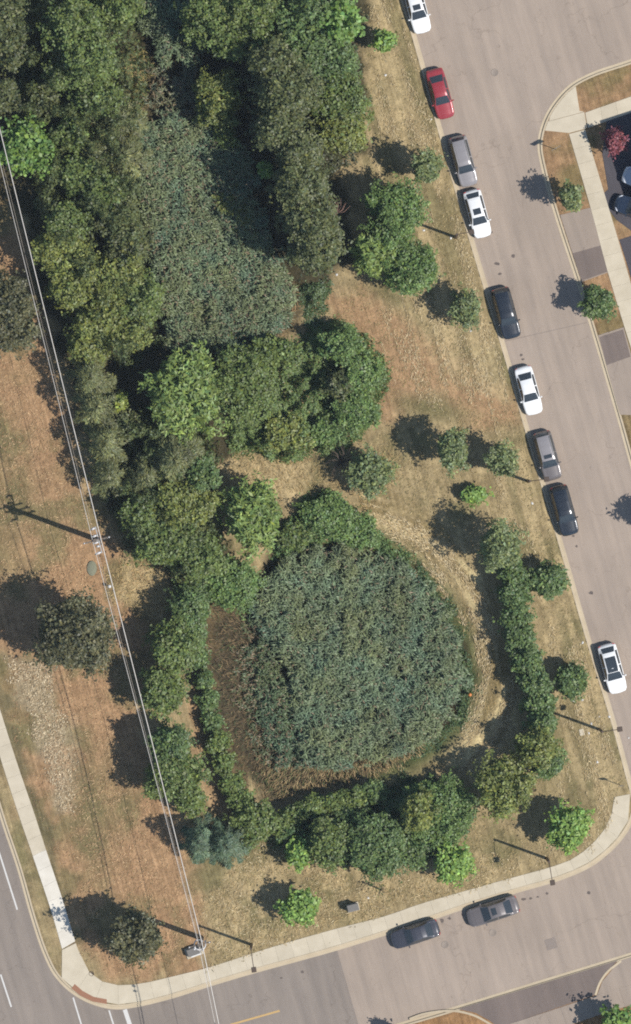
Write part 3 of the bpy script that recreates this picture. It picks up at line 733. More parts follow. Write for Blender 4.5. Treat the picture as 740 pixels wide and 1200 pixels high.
# verge trees along the street
tree(530, 528, 20, 27, 7.0, 'verge', T, 'pale tree with a long oval shadow beside another verge tree', 'tree')
tree(588, 540, 19, 20, 5.4, 'verge', T, 'round green tree standing at the short lamp shadow', 'tree')
tree(556, 580, 16, 11, 2.0, 'bright', 'sapling', 'low spreading sapling on dry grass between two verge trees', 'sapling')
tree(585, 640, 26, 28, 8.0, 'verge', T, 'yellow-green tree at the head of the long hedge', 'tree')
tree(642, 680, 26, 20, 3.6, 'blue', 'shrub', 'broad low bush next to the kerb and the head of the hedge', 'shrub')
tree(669, 797, 20, 22, 3.6, 'blue', 'shrub', 'round bush between the hedge and the white car with a black roof', 'shrub')
rows('shrub', 'shrub', 'dense green shrub growing in the long hedge east of the pond', 'shrubs of the long hedge',
     [(600, 672, 18, 18, 4.2, 'blue'), (602, 696, 20, 18, 4.2, 'blue'), (604, 722, 19, 18, 4.0, 'blue'), (609, 746, 19, 18, 4.0, 'blue'), (617, 772, 20, 18, 4.2, 'blue'), (625, 798, 20, 18, 4.2, 'blue'), (632, 824, 20, 18, 4.0, 'blue'), (635, 848, 20, 18, 4.2, 'blue'), (642, 892, 20, 20, 4.0, 'blue')], .04)
tree(628, 874, 26, 24, 5.6, 'yellow', T, 'yellow-flecked tree growing at the south end of the long hedge', 'tree')
tree(590, 918, 34, 35, 6.0, 'yellow', T, 'broad yellowish olive tree south of the hedge end', 'tree')
tree(665, 968, 26, 27, 5.2, 'bright', T, 'bright green round tree by the curve of the corner pavement', 'tree')
tree(530, 1010, 24, 24, 4.4, 'bright', T, 'bright green round tree against the dark shrub bank', 'tree')
tree(352, 1062, 23, 20, 4.2, 'bright', T, 'bright green round tree alone near the south pavement', 'tree')
# shrub bank south of the pond
tree(440, 990, 40, 38, 5.2, 'blue', T, 'rounded blue-green tree in the shrub bank above the cabinet', 'tree', None, .05)
tree(384, 986, 26, 32, 5.0, 'green', T, 'olive-green oval tree in the middle of the shrub bank', 'tree', None, .05)
tree(350, 1000, 16, 16, 3.6, 'bright', 'shrub', 'small light green shrub at the west end of the bank', 'shrub', None, .05)
tree(516, 952, 40, 42, 3.8, 'hedge', T, 'broad dark green tree with a smooth crown in the shrub bank', 'tree', None, .05)
tree(488, 950, 22, 26, 6.0, 'yellow', T, 'taller light green tree poking out of the smooth dark crown', 'tree')
tree(486, 1000, 18, 16, 3.2, 'blue', 'shrub', 'dark low shrub wedged between bank trees', 'shrub', None, .05)
rows('shrub', 'shrub', 'small green shrub fringing the brown south rim of the pond', 'shrubs on the south rim', [(330, 966, 17, 13, 2.2, 'green'), (346, 954, 17, 14, 2.2, 'green'), (368, 944, 17, 14, 2.2, 'green'), (392, 940, 15, 14, 2.4, 'green'), (418, 934, 14, 12, 2.4, 'green'), (408, 956, 15, 13, 2.2, 'blue'), (440, 928, 16, 14, 2.0, 'blue')], .05)
# west of the pond
rows('shrub', 'shrub', 'small dark green shrub in the thin hedge west of the pond', 'shrubs of the thin hedge',
     [(229, 748, 14, 16, 2.6, 'blue'), (234, 770, 12, 14, 2.2, 'blue'), (240, 796, 10, 13, 2.2, 'blue'), (245, 820, 12, 14, 2.2, 'blue'), (250, 846, 12, 14, 2.2, 'blue'), (256, 870, 14, 15, 2.4, 'green'), (262, 894, 14, 14, 2.4, 'green'), (272, 918, 15, 15, 2.4, 'green'), (284, 938, 16, 16, 2.4, 'green')], .05)
tree(298, 962, 26, 26, 3.4, 'green', 'shrub', 'large round shrub ending the thin hedge', 'shrub', None, .05)
rows(T, 'tree', 'green tree in the pair opposite the single dark field tree', 'green pair by the wires', [(206, 758, 30, 32, 5.8, 'green'), (192, 808, 28, 30, 5.8, 'green')])
rows(T, 'tree', 'large ragged green tree in the trio north of the spruces', 'green trio by the wires', [(200, 872, 28, 24, 6.0, 'blue'), (206, 906, 36, 32, 6.2, 'green')])
tree(222, 934, 20, 20, 4.6, 'green', T, 'smallest ragged green tree of the trio, touching the spruces', 'tree', 'green trio by the wires')
rows('spruce_tree', 'tree', 'blue-green spruce of the pair under the wires', 'spruces under the wires', [(234, 984, 26, 31, 6.2, 'spruce'), (265, 987, 30, 31, 5.4, 'spruce')], .06)
tree(90, 742, 48, 46, 9.5, 'dark', T, 'big dark olive tree alone on the dry field', 'tree')
tree(160, 1096, 34, 32, 7.8, 'dark', T, 'dark grey-green tree shading the corner pavement', 'tree')
# house side
tree(668, 233, 14, 17, 5.6, 'verge', T, 'young green street tree with a ragged shadow on the kerb', 'tree')
tree(701, 355, 20, 19, 4.0, 'blue', T, 'dark green street tree on the verge between two driveways', 'tree')
tree(721, 167, 14, 16, 3.4, 'red', T, 'small red-leaved tree beside the shaded driveway', 'tree')
tree(781, 612, 18, 18, 6.0, 'star', T, 'street tree whose ragged shadow falls across the street asphalt', 'tree')
tree(722, 1197, 20, 18, 4.4, 'maple', T, 'green street tree beside the dark flared apron', 'tree')
tree(470, 1216, 14, 14, 3.4, 'green', T, 'street tree on the brown verge south of the road', 'tree')

def bare_tree(px, py, h, label, name, cat, mat, spread=1.0, n=14, seed=3):
    rng = np.random.default_rng(seed); e = empty(name, P3(px, py)); m = MB()
    m.tube([(0, 0, -.1), (.05, 0, h * .5), (.1, .05, h)], [.09, .06, .02], 6); m.build('trunk', mat, e)
    for i in range(n):
        z = h * rng.uniform(.3, .95); a = rng.uniform(0, 6.28); l = spread * rng.uniform(.5, 1.0)
        p = np.array([.05, 0, z]); q = p + [math.cos(a) * l * .5, math.sin(a) * l * .5, l * .3]; r = p + [math.cos(a + .3) * l, math.sin(a + .3) * l, l * .5]
        MB().tube([tuple(p), tuple(q), tuple(r)], [.035, .025, .01], 5).build('branch', mat, e)
    return tag(e, label, cat)
bare_tree(394, 252, 4.5, 'bare reddish dead snag in the shade beside the clump', 'dead_tree', 'tree', M['deadwood'], 1.7, 12)
bare_tree(399, 542, 1.6, 'brown leafless shrub on the straw gap beside the small green tree', 'shrub', 'shrub', M['bark'], 1.9, 40, 21)
sp_ = bare_tree(446, 1042, 2.6, 'thin nearly leafless sapling on dry grass near the cabinet', 'sapling', 'sapling', M['bark'], .7, 12, 8)
rng = np.random.default_rng(9); n = 60; P = rng.normal(size=(n, 3)) * [.4, .4, .5] + [0, 0, 1.9]
V, F = leaf_cloud(P, unit(rng.normal(size=(n, 3)) + [0, 0, 1]), .2, .12, rng); obj_np('crown', V, F, M['leaf'], sp_, tint((112, 120, 74), n, rng))

rows('shrub', 'shrub', 'rounded shrub rising out of the undergrowth beside the tan path', 'shrubs in the undergrowth', [(402, 404, 26, 22, 4.4, 'hedge'), (424, 440, 24, 26, 3.6, 'hedge'), (418, 482, 26, 26, 3.0, 'hedge'), (380, 508, 24, 16, 2.2, 'hedge')], .02)
tree(396, 452, 16, 16, 3.8, 'olive', 'shrub', 'dull olive shrub standing above the green undergrowth', 'shrub')
tree(336, 510, 30, 20, 2.6, 'yellow', 'shrub', 'low yellowish shrub at the straw gap side of the undergrowth', 'shrub', None, .02)
tree(386, 604, 32, 26, 2.4, 'hedge', 'shrub', 'wide blue-green shrub crowning the north rim of the pond', 'shrub', None, .05)
tree(420, 624, 24, 20, 2.0, 'hedge', 'shrub', 'lower blue-green shrub where the north rim meets the reeds', 'shrub', None, .05)
tree(346, 628, 20, 18, 2.4, 'green', 'shrub', 'green shrub between the rounded light tree and the reeds', 'shrub', None, .05)

# ------------------------------------------------------------------ reeds, thickets, grass (nobody could count them)
def scatter(poly_px, dens, rng, rag=2.4):
    P = W2(poly_px); lo, hi = P.min(0) - 1, P.max(0) + 1; n = int((hi[0] - lo[0]) * (hi[1] - lo[1]) * dens)
    x = rng.uniform(lo[0], hi[0], n); y = rng.uniform(lo[1], hi[1], n)
    sd = sdist(x, y, P) + (fbm(x / 1.3 + 7, y / 1.3, 4) - .5) * rag + rng.normal(0, .22, n) * min(1, rag); k = sd > 0
    return x[k], y[k], sd[k]
def blades(B, az, L, wd, rise, droop, n_seg=2):
    """arching leaf: base points B, azimuth, length; two quads and a tip as three quads collapsed"""
    d = np.stack([np.cos(az), np.sin(az), 0 * az], 1); s = np.stack([-np.sin(az), np.cos(az), 0 * az], 1)
    up = np.array([0, 0, 1.0]); L = L[:, None]; wd = wd[:, None]; rise = rise[:, None]; droop = droop[:, None]
    p1 = B + d * L * .45 + up * rise * L; p2 = B + d * L + up * (rise - droop) * L
    V = np.stack([B - s * wd * .3, B + s * wd * .3, p1 + s * wd * .5, p1 - s * wd * .5, p2 + s * wd * .12, p2 - s * wd * .12], 1)
    n = len(B); o = np.arange(n)[:, None] * 6
    F = np.concatenate([o + [[0, 1, 2, 3]], o + [[3, 2, 4, 5]]], 0)
    return V.reshape(-1, 3), F
def reeds(name, label, poly, dens, h, seed, c=(112, 127, 90), dead=.035, thin=None):
    rng = np.random.default_rng(seed); x, y, sd = scatter(poly, dens, rng)
    if thin is not None:
        k = rng.random(len(x)) < thin(x, y, sd); x, y, sd = x[k], y[k], sd[k]
    g = ground_h(x, y); n = len(x); nb = 8
    patch = fbm(x / 1.6, y / 1.6, 3)
    hh = h * (.82 + .3 * patch) * rng.uniform(.85, 1.1, n) * (.65 + .35 * sstep(0, 1.6, sd))
    gap = fbm(x / .8 + 50, y / .8, 3); hh = hh * (.72 + .28 * sstep(.26, .46, gap))
    i = np.repeat(np.arange(n), nb); lev = np.tile(np.linspace(.55, 1.0, nb), n) + rng.normal(0, .04, n * nb)
    B = np.stack([x[i], y[i], g[i] + hh[i] * lev], 1)
    az = rng.uniform(0, 6.28, n)[i] + np.tile(np.arange(nb) * 2.6, n) + rng.normal(0, .4, n * nb)
    L = rng.uniform(.26, .56, n * nb); wd = rng.uniform(.055, .12, n * nb)
    V, F = blades(B, az, L, wd, rng.uniform(.1, .45, n * nb), rng.uniform(.1, .7, n * nb))
    col = np.array(srgb(*c)) / LEAFGAIN * np.exp(rng.normal(0, .22, (n * nb, 1))) * (.74 + .52 * fbm(x / 2.6 + 3, y / 2.6, 3)[i])[:, None] * np.stack([1 + .5 * (patch[i] - .5), np.ones(n * nb), 1 - .6 * (patch[i] - .5)], 1)
    dd = rng.random(n * nb) < dead * (.3 + 1.6 * (1 - patch[i])); col[dd] = np.array(srgb(146, 128, 96)) / LEAFGAIN * rng.uniform(.6, 1.1, (dd.sum(), 1))
    # stalks as thin two-sided strips
    B2 = np.stack([x, y, g - .05], 1); T2 = np.stack([x, y, g + hh], 1); a = rng.uniform(0, 3.14, n); s = np.stack([np.cos(a), np.sin(a), 0 * a], 1) * .018
    V2 = np.stack([B2 - s, B2 + s, T2 + s, T2 - s], 1).reshape(-1, 3); F2 = np.arange(n * 4).reshape(-1, 4) + len(V)
    col = np.vstack([col, col])                      # two quads per blade
    col = np.vstack([col, np.tile(np.array(srgb(120, 110, 80)) / LEAFGAIN, (n, 1))])
    return tag(obj_np(name, np.vstack([V, V2]), np.vstack([F, F2]), M['reed'], None, col, True), label, None, None, 'stuff')
reeds('reeds', 'silvery green reed bed filling the pond basin', [(300, 712), (306, 690), (328, 660), (362, 642), (402, 638), (442, 646), (482, 672), (514, 710), (536, 752), (544, 795), (533, 835), (505, 866), (468, 882), (430, 884), (395, 898), (362, 898), (352, 870), (344, 830), (334, 795), (314, 752)], 21, 2.6, 71)
reeds('reeds', 'low dark sedge between the dead reeds and the tall pond reeds', [(285, 720), (330, 740), (350, 800), (372, 870), (360, 905), (305, 900), (284, 850), (276, 790)], 4.5, .6, 75, (88, 100, 64), .3)
reeds('reeds', 'half-high dark green reeds thinning out west of the tall pond reeds', [(298, 730), (318, 750), (340, 800), (358, 860), (366, 900), (325, 900), (306, 850), (304, 790)], 8, 1.6, 76, (90, 108, 72), .12)
reeds('reeds', 'silvery green reed bed enclosed by the wood', [(156, 150), (200, 138), (252, 148), (286, 172), (300, 225), (312, 262), (330, 310), (342, 340), (334, 384), (300, 402), (250, 414), (200, 404), (182, 360), (172, 300), (158, 220)], 21, 2.5, 72, dead=.09)
reeds('reeds', 'small northern reed patch at the top of the wood', [(158, -30), (262, -30), (250, 40), (232, 72), (205, 80), (186, 58), (165, 30)], 14, 2.5, 73)
reeds('reeds', 'loose dark reeds in the shade north of the upper bed', [(180, 90), (230, 84), (250, 140), (200, 140), (172, 128)], 8, 1.6, 74, (112, 120, 92), .3)

def litter(name, label, poly, dens, cs, seed, L=(.4, .9), wd=(.03, .06), az=None, spread=.5, lift=.12, pal_w=None, mask=None, clump=0.0, mat='straw'):
    """lying or leaning blades"""
    rng = np.random.default_rng(seed); x, y, sd = scatter(poly, dens, rng)
    if clump > 0:
        k = rng.random(len(x)) < sstep(.30, .62, fbm(x / clump, y / clump + seed, 3)); x, y, sd = x[k], y[k], sd[k]
    if mask is not None:
        k = mask(x, y); x, y, sd = x[k], y[k], sd[k]
    n = len(x); g = ground_h(x, y)
    a = rng.uniform(0, 6.28, n) if az is None else az(x, y) + rng.normal(0, spread, n)
    B = np.stack([x, y, g + rng.uniform(.0, lift, n)], 1)
    V, F = blades(B, a, rng.uniform(*L, n), rng.uniform(*wd, n), rng.uniform(.05, .45, n), rng.uniform(0, .4, n))
    pal = np.array([srgb(*c) for c in cs]) / LEAFGAIN; pi = rng.choice(len(cs), n, p=pal_w)
    col = pal[pi] * np.exp(rng.normal(0, .18, (n, 1)))
    return tag(obj_np(name, V, F, M[mat], None, np.vstack([col, col]), True), label, None, None, 'stuff')
rad = lambda cx, cy: (lambda x, y: np.arctan2(y - W((cx, cy))[1], x - W((cx, cy))[0]) + math.pi)
litter('dead_reeds', 'flattened brown dead reeds on the west flat of the pond', [(246, 720), (300, 705), (318, 760), (335, 800), (350, 880), (360, 905), (345, 940), (310, 945), (285, 918), (262, 850), (247, 790)], 30,
       [(122, 104, 80), (94, 84, 66), (158, 134, 98), (84, 98, 64)], 81, (.22, .6), (.025, .05), rad(400, 780), .6, .35)
litter('dead_reeds', 'reddish brown dead reeds along the south rim of the pond', [(300, 900), (345, 892), (400, 898), (440, 884), (500, 862), (520, 850), (500, 885), (440, 915), (395, 932), (340, 948), (305, 940)], 50,
       [(172, 146, 106), (142, 122, 88), (192, 168, 124), (104, 112, 72)], 82, (.25, .65), (.025, .05), rad(420, 780), .5, .4)
litter('dead_reeds', 'brown dead reeds at the southeast tip of the upper bed', [(300, 300), (335, 325), (352, 370), (330, 395), (300, 402), (310, 370)], 26, [(150, 124, 92), (120, 104, 76), (170, 140, 100)], 83, (.4, .9), (.03, .06))
def thicket(name, label, poly, hmax, c, seed, L=.22, Wd=.14, cover=3.0, lump=1.1):
    rng = np.random.default_rng(seed); dens = cover / (L * Wd * .5)
    x, y, sd = scatter(poly, dens, rng); n = len(x); g = ground_h(x, y)
    nz = fbm(x / lump, y / lump + seed, 3)
    top = hmax * sstep(0, 1.1, sd) * (.15 + 1.7 * sstep(.25, .75, nz)); z = g + top * (1 - rng.random(n) ** 2 * .55) + .03
    e = .15
    gxn = (fbm((x + e) / lump, y / lump + seed, 3) - nz) / e * hmax; gyn = (fbm(x / lump, (y + e) / lump + seed, 3) - nz) / e * hmax
    N = unit(np.stack([-gxn * .9, -gyn * .9, np.ones(n)], 1) + rng.normal(size=(n, 3)) * .42)
    V, F = leaf_cloud(np.stack([x, y, z], 1), N, L, Wd, rng)
    pt = .75 + .5 * fbm(x / .5, y / .5 + seed, 2)
    return tag(obj_np(name, V, F, M['leaf'], None, tint(c, n, rng, pt[:, None], .18)), label, None, None, 'stuff')
thicket('undergrowth', 'dense green undergrowth between the starry-leaved tree and the tan path', [(300, 470), (320, 440), (352, 390), (372, 376), (402, 376), (430, 394), (447, 428), (449, 468), (434, 506), (402, 524), (360, 534), (310, 534), (275, 528), (262, 500), (285, 480)], 1.3, (114, 134, 76), 91)
thicket('undergrowth', 'blue-green undergrowth mounded on the north rim of the pond', [(318, 640), (340, 606), (362, 578), (385, 572), (412, 590), (436, 612), (462, 640), (492, 676), (515, 706), (500, 704), (470, 672), (430, 648), (385, 642), (345, 650), (325, 662)], 1.0, (112, 138, 82), 92, lump=.9)
thicket('weeds', 'strip of green weeds along the east rim of the pond', [(488, 664), (520, 700), (545, 748), (556, 795), (546, 842), (512, 878), (470, 898), (500, 866), (532, 835), (541, 795), (532, 750), (508, 708)], .5, (92, 114, 72), 93, .2, .1, 2.2)
thicket('undergrowth', 'dim green undergrowth below the trees west of the upper reeds', [(10, -20), (160, -20), (175, 100), (165, 200), (175, 300), (190, 400), (150, 430), (110, 400), (60, 300), (40, 220), (20, 120)], 4.6, (100, 110, 68), 94, .26, .16, 2.8)
thicket('undergrowth', 'dim green undergrowth at the foot of the tall dark row', [(262, -20), (420, -20), (425, 120), (415, 180), (385, 200), (395, 300), (380, 330), (350, 330), (330, 250), (300, 150), (262, 90)], 1.5, (88, 92, 62), 95, .26, .16, 1.8)
thicket('undergrowth', 'green undergrowth in the grove west of the pond', [(128, 560), (160, 470), (250, 500), (262, 540), (245, 580), (262, 640), (246, 700), (210, 690), (190, 660), (150, 640)], 3.0, (100, 112, 68), 96, .24, .15, 2.6)
thicket('weeds', 'green weeds at the tip of the upper reeds beside the tan path', [(358, 330), (382, 326), (384, 360), (372, 392), (352, 388)], .6, (96, 116, 72), 97, .2, .12, 2.4)
thicket('undergrowth', 'dark green undergrowth binding the bank south of the pond', [(318, 980), (350, 962), (420, 948), (470, 912), (505, 912), (545, 945), (548, 968), (520, 1000), (480, 1006), (440, 1018), (360, 1010)], 1.6, (84, 110, 64), 98, .24, .15, 2.4)

not_paved = lambda x, y: ~(in_poly(x, y, street_poly) | in_poly(x, y, art_poly)) & (dist_line(x, y, park_edge[::3]) > .75)
grass_c = [(186, 164, 116), (158, 140, 98), (132, 126, 82), (206, 186, 140)]
litter('dry_grass', 'rough dry grass blades all over the park turf east of the wood', [(425, -10), (470, -10), (560, 330), (735, 920), (700, 985), (560, 1040), (250, 1128), (235, 1060), (300, 990), (420, 1020), (540, 985), (600, 880), (560, 700), (430, 540), (455, 480), (400, 380), (400, 330), (520, 330), (430, 180)], 26,
       grass_c, 101, (.12, .32), (.02, .045), lambda x, y: np.where(x * 0 < 1, STREET_ANG, 0), 1.2, .05, [.35, .35, .2, .1], not_paved, 1.4)
litter('dry_grass', 'rough reddish dry grass blades on the field under the wires', [(-10, 200), (20, 240), (60, 420), (100, 560), (190, 690), (165, 830), (225, 1000), (240, 1130), (140, 1150), (100, 1120), (80, 1040), (10, 840), (-10, 700)], 22,
       [(186, 146, 108), (160, 128, 94), (134, 122, 82), (204, 176, 132)], 102, (.12, .3), (.02, .045), None, .5, .05, [.35, .35, .2, .1], None, 1.4)
litter('tall_grass', 'long pale straw grass laid over round the pond and hedge', [(430, 560), (470, 600), (520, 650), (575, 720), (590, 800), (590, 870), (530, 905), (500, 905), (540, 860), (560, 800), (545, 740), (510, 690), (450, 620), (420, 590)], 18,
       [(204, 178, 126), (178, 150, 104), (142, 130, 88), (220, 200, 152)], 103, (.15, .4), (.018, .04), lambda x, y: np.arctan2(y + 14, x - 4) + 1.4, .45, .18, None, None, 1.0)
litter('tall_grass', 'long straw grass in the gaps north of the pond', [(255, 545), (300, 530), (375, 536), (460, 520), (470, 560), (430, 600), (400, 580), (365, 570), (320, 592), (262, 580)], 30, [(204, 178, 126), (178, 150, 104), (150, 134, 90)], 104, (.18, .5), (.02, .045), None, .5, .15)
litter('tall_grass', 'patch of pale straw grass beside the first utility pole', [(140, 660), (200, 652), (218, 690), (180, 728), (135, 705), (120, 670)], 34, [(214, 188, 132), (190, 160, 110), (150, 134, 90)], 105, (.18, .5), (.02, .045), None, .5, .15)
litter('tall_grass', 'long matted straw grass near the south pavement', [(230, 1060), (300, 985), (420, 1020), (520, 1020), (600, 1005), (640, 1005), (560, 1038), (480, 1060), (320, 1106), (250, 1128)], 16, [(204, 178, 126), (178, 150, 104), (142, 130, 88)], 106, (.15, .45), (.02, .045), None, .5, .12, None, None, 1.2)
litter('gravel', 'whitish stone gravel strip lying beside the pavement', [(6, 770), (56, 782), (73, 840), (86, 900), (84, 950), (70, 950), (45, 870)], 60, [(212, 194, 160), (190, 170, 136), (164, 144, 112)], 107, (.1, .25), (.05, .11), None, .5, .06)
litter('tall_grass', 'pale grass tufts in the small clearing of the wood', [(146, 60), (168, 62), (176, 100), (172, 125), (150, 120), (150, 90)], 30, [(206, 186, 120), (170, 150, 100)], 108, (.3, .7), (.03, .05))

def streak_mask(th, du, dv):
    def f(x, y):
        u = x * ca + y * sa; v = -x * sa + y * ca
        return not_paved(x, y) & (fbm(u / du + 11, v / dv + 23, 2) > th)
    return f
pale = [(222, 204, 164), (202, 180, 136), (184, 160, 118)]
litter('dry_grass', 'pale straw wisps left in mower lines along the street verge', [(440, -10), (474, -10), (560, 300), (735, 910), (700, 985), (640, 1000), (665, 900), (650, 720), (600, 620), (545, 500), (470, 440), (420, 370), (520, 330), (500, 230), (440, 150)], 55,
       pale, 121, (.14, .38), (.025, .05), lambda x, y: x * 0 + STREET_ANG, .5, .05, None, streak_mask(.55, 4.0, .6))
def ring_mask(x, y):
    d = dist_line(x, y, POND, True); return fbm(np.arctan2(y + 14, x - 4) * 3.5, d / .75 + 7, 2) > .52
litter('dry_grass', 'pale straw wisps curving in mower lines round the east side of the pond', [(425, 555), (470, 590), (530, 650), (585, 720), (602, 800), (596, 880), (530, 912), (495, 908), (540, 862), (562, 800), (548, 740), (512, 690), (452, 625), (420, 590)], 75,
       pale, 122, (.16, .45), (.025, .055), lambda x, y: np.arctan2(y + 14, x - 4) + 1.4, .4, .08, None, ring_mask)
litter('dry_grass', 'pale straw wisps scattered over the turf by the south pavement', [(235, 1060), (300, 990), (420, 1022), (530, 1020), (610, 990), (690, 985), (600, 1024), (480, 1058), (320, 1104), (250, 1126)], 30,
       pale, 123, (.14, .38), (.025, .05), None, .5, .06, None, not_paved, .7)
litter('dry_grass', 'pale tan wisps scattered over the dry field and the tan path', [(0, 420), (40, 420), (100, 590), (120, 690), (150, 830), (215, 1000), (225, 1120), (140, 1140), (95, 1040), (60, 780), (0, 690)], 22,
       [(222, 190, 146), (200, 166, 124)], 124, (.12, .32), (.022, .045), None, .5, .05, None, None, .8)

# ------------------------------------------------------------------ cars
# stations from nose (t=0) to tail: t, half-width factor, shoulder height, top height, roof half-width factor
BODY = {
 'saloon': [(0, .70, .56, .57, .55), (.015, .82, .64, .66, .66), (.05, .92, .72, .76, .74), (.14, .975, .80, .86, .78), (.26, 1, .90, .95, .80), (.30, 1, .93, 1.04, .79), (.42, 1, .95, 1.39, .66), (.50, 1, .96, 1.45, .64),
            (.62, 1, .97, 1.44, .635), (.72, .995, .98, 1.37, .64), (.80, .99, .985, 1.18, .70), (.86, .98, .985, 1.03, .74), (.93, .95, .975, 1.01, .74), (.975, .89, .93, .96, .70), (.99, .84, .82, .85, .66), (1, .78, .66, .68, .6)],
 'suv': [(0, .74, .66, .67, .6), (.015, .84, .76, .78, .68), (.05, .93, .86, .90, .75), (.13, .975, .95, 1.0, .78), (.24, 1, 1.02, 1.08, .80), (.28, 1, 1.05, 1.17, .79), (.39, 1, 1.07, 1.56, .68), (.48, 1, 1.08, 1.64, .66),
         (.66, 1, 1.09, 1.65, .655), (.80, .995, 1.10, 1.61, .65), (.90, .985, 1.10, 1.54, .64), (.935, .975, 1.10, 1.36, .67), (.965, .95, 1.08, 1.14, .72), (.98, .92, .98, 1.0, .72), (.99, .88, .84, .86, .68), (1, .80, .68, .70, .62)],
 'hatch': [(0, .72, .60, .61, .58), (.015, .83, .68, .70, .67), (.05, .92, .77, .81, .74), (.14, .975, .86, .91, .78), (.25, 1, .95, 1.0, .80), (.29, 1, .98, 1.09, .79), (.41, 1, 1.0, 1.45, .67), (.50, 1, 1.01, 1.52, .65),
           (.66, 1, 1.02, 1.51, .645), (.78, .995, 1.03, 1.45, .64), (.86, .985, 1.03, 1.33, .66), (.92, .97, 1.03, 1.14, .71), (.955, .95, 1.02, 1.06, .73), (.98, .91, .93, .95, .71), (.99, .86, .82, .84, .67), (1, .79, .66, .68, .6)],
}
GLASSR = {'saloon': dict(ws=(.275, .425), rw=(.725, .865), sd=(.315, .80), b=(.545, .565)), 'suv': dict(ws=(.255, .395), rw=(.905, .963), sd=(.295, .89), b=(.53, .55)), 'hatch': dict(ws=(.265, .415), rw=(.83, .94), sd=(.305, .85), b=(.54, .56))}
WHEEL = MB().lathe([(.20, -.10), (.31, -.105), (.325, -.06), (.325, .06), (.31, .105), (.20, .10)], (0, 0, 0), 20, 'y').mesh('tyre', M['tyre'])
RIM = MB().lathe([(.06, -.085), (.195, -.085), (.205, -.09), (.205, .09), (.195, .085), (.06, .085)], (0, 0, 0), 16, 'y').mesh('rim', M['rim'])
_cache = {}
def car_shell(kind, L, Wd):
    key = (kind, L, Wd)
    if key in _cache: return _cache[key]
    st = np.array(BODY[kind]); g = GLASSR[kind]
    ts = np.unique(np.round(np.r_[np.linspace(0, 1, 41), st[:, 0], g['ws'], g['rw'], g['sd'], g['b'], .008], 4))
    def sp(c):                                    # smooth interpolation, monotone enough for bodywork
        y = np.interp(ts, st[:, 0], st[:, c]); k = np.exp(-((ts[:, None] - ts[None]) / .012) ** 2); return (k @ y) / k.sum(1)
    w, zb, zc, wr = (sp(c) for c in (1, 2, 3, 4)); hw = Wd / 2
    rows_ = []
    for t, a, b, c, r in zip(ts, w, zb, zc, wr):
        W_ = a * hw; gh_ = max(0, c - b); R = r * hw; R = min(R, W_ * .9)
        x = L / 2 - t * L; bow = .045 * (1 - min(1, gh_ / .25))
        zlow = .24 + .10 * max(0, 1 - t / .04) + .12 * max(0, (t - .95) / .05)
        zs = b - .05
        pts = [(W_ * .84, zlow - .02), (W_ * .97, zlow + .04), (W_, max(zlow + .08, b * .62)), (W_ * .985, max(zlow + .1, zs - .04)), (W_ * .955, b - .012), (W_ * .92, b), (R + .03, b + gh_ * .90 + .004), (R - .03, c - .01), (R * .62, c + .012 + bow * .4), (0, c + .022 + bow * .5)]
        # nose and tail are rounded in plan: pull the middle forward
        ext = .10 * (1 if t < .05 else 0)
        row = []
        for j, (yy, z) in enumerate(pts):
            u = 1 - (yy / max(W_, .01)) ** 2; sh = .09 * u * max(0, 1 - t / .10) - .06 * u * max(0, (t - .92) / .08)
            row.append((x + sh, yy, z))
        rows_.append(row)
    n = len(ts); k = 10
    full = []
    for r in rows_: full.append(r + [(x, -y, z) for (x, y, z) in r[:-1][::-1]])
    kk = 2 * k - 1; V = [p for r in full for p in r]
    parts = {p: [] for p in ('body', 'roof', 'windscreen', 'rear_window', 'side_window', 'side_window2')}
    for i in range(n - 1):
        tm = (ts[i] + ts[i + 1]) / 2
        for j in range(kk - 1):
            jj = j if j < k - 1 else kk - 2 - j
            f = (i * kk + j, i * kk + j + 1, i * kk + kk + j + 1, i * kk + kk + j)
            p = 'body'
            if jj >= 7 and g['ws'][0] < tm < g['ws'][1] or jj == 6 and g['ws'][0] + .02 < tm < g['ws'][1] - .03 and False: p = 'windscreen'
            elif jj >= 7 and g['rw'][0] < tm < g['rw'][1]: p = 'rear_window'
            elif jj >= 6 and g['ws'][1] <= tm <= g['rw'][0]: p = 'roof'
            elif jj == 5 and g['sd'][0] < tm < g['sd'][1] and not g['b'][0] < tm < g['b'][1]: p = 'side_window' if j < k - 1 else 'side_window2'
            parts[p].append(f)
    parts['body'].append(tuple(range(kk))[::-1]); parts['body'].append(tuple((n - 1) * kk + q for q in range(kk)))
    bot = [(i * kk, i * kk + kk, i * kk + kk + kk - 1, i * kk + kk - 1) for i in range(n - 1)]; parts['body'] += bot
    _cache[key] = (V, parts, ts, zc); return _cache[key]
def sub(V, Fs):
    used = sorted({i for f in Fs for i in f}); mp = {o: i for i, o in enumerate(used)}
    return [V[i] for i in used], [tuple(mp[i] for i in f) for f in Fs]
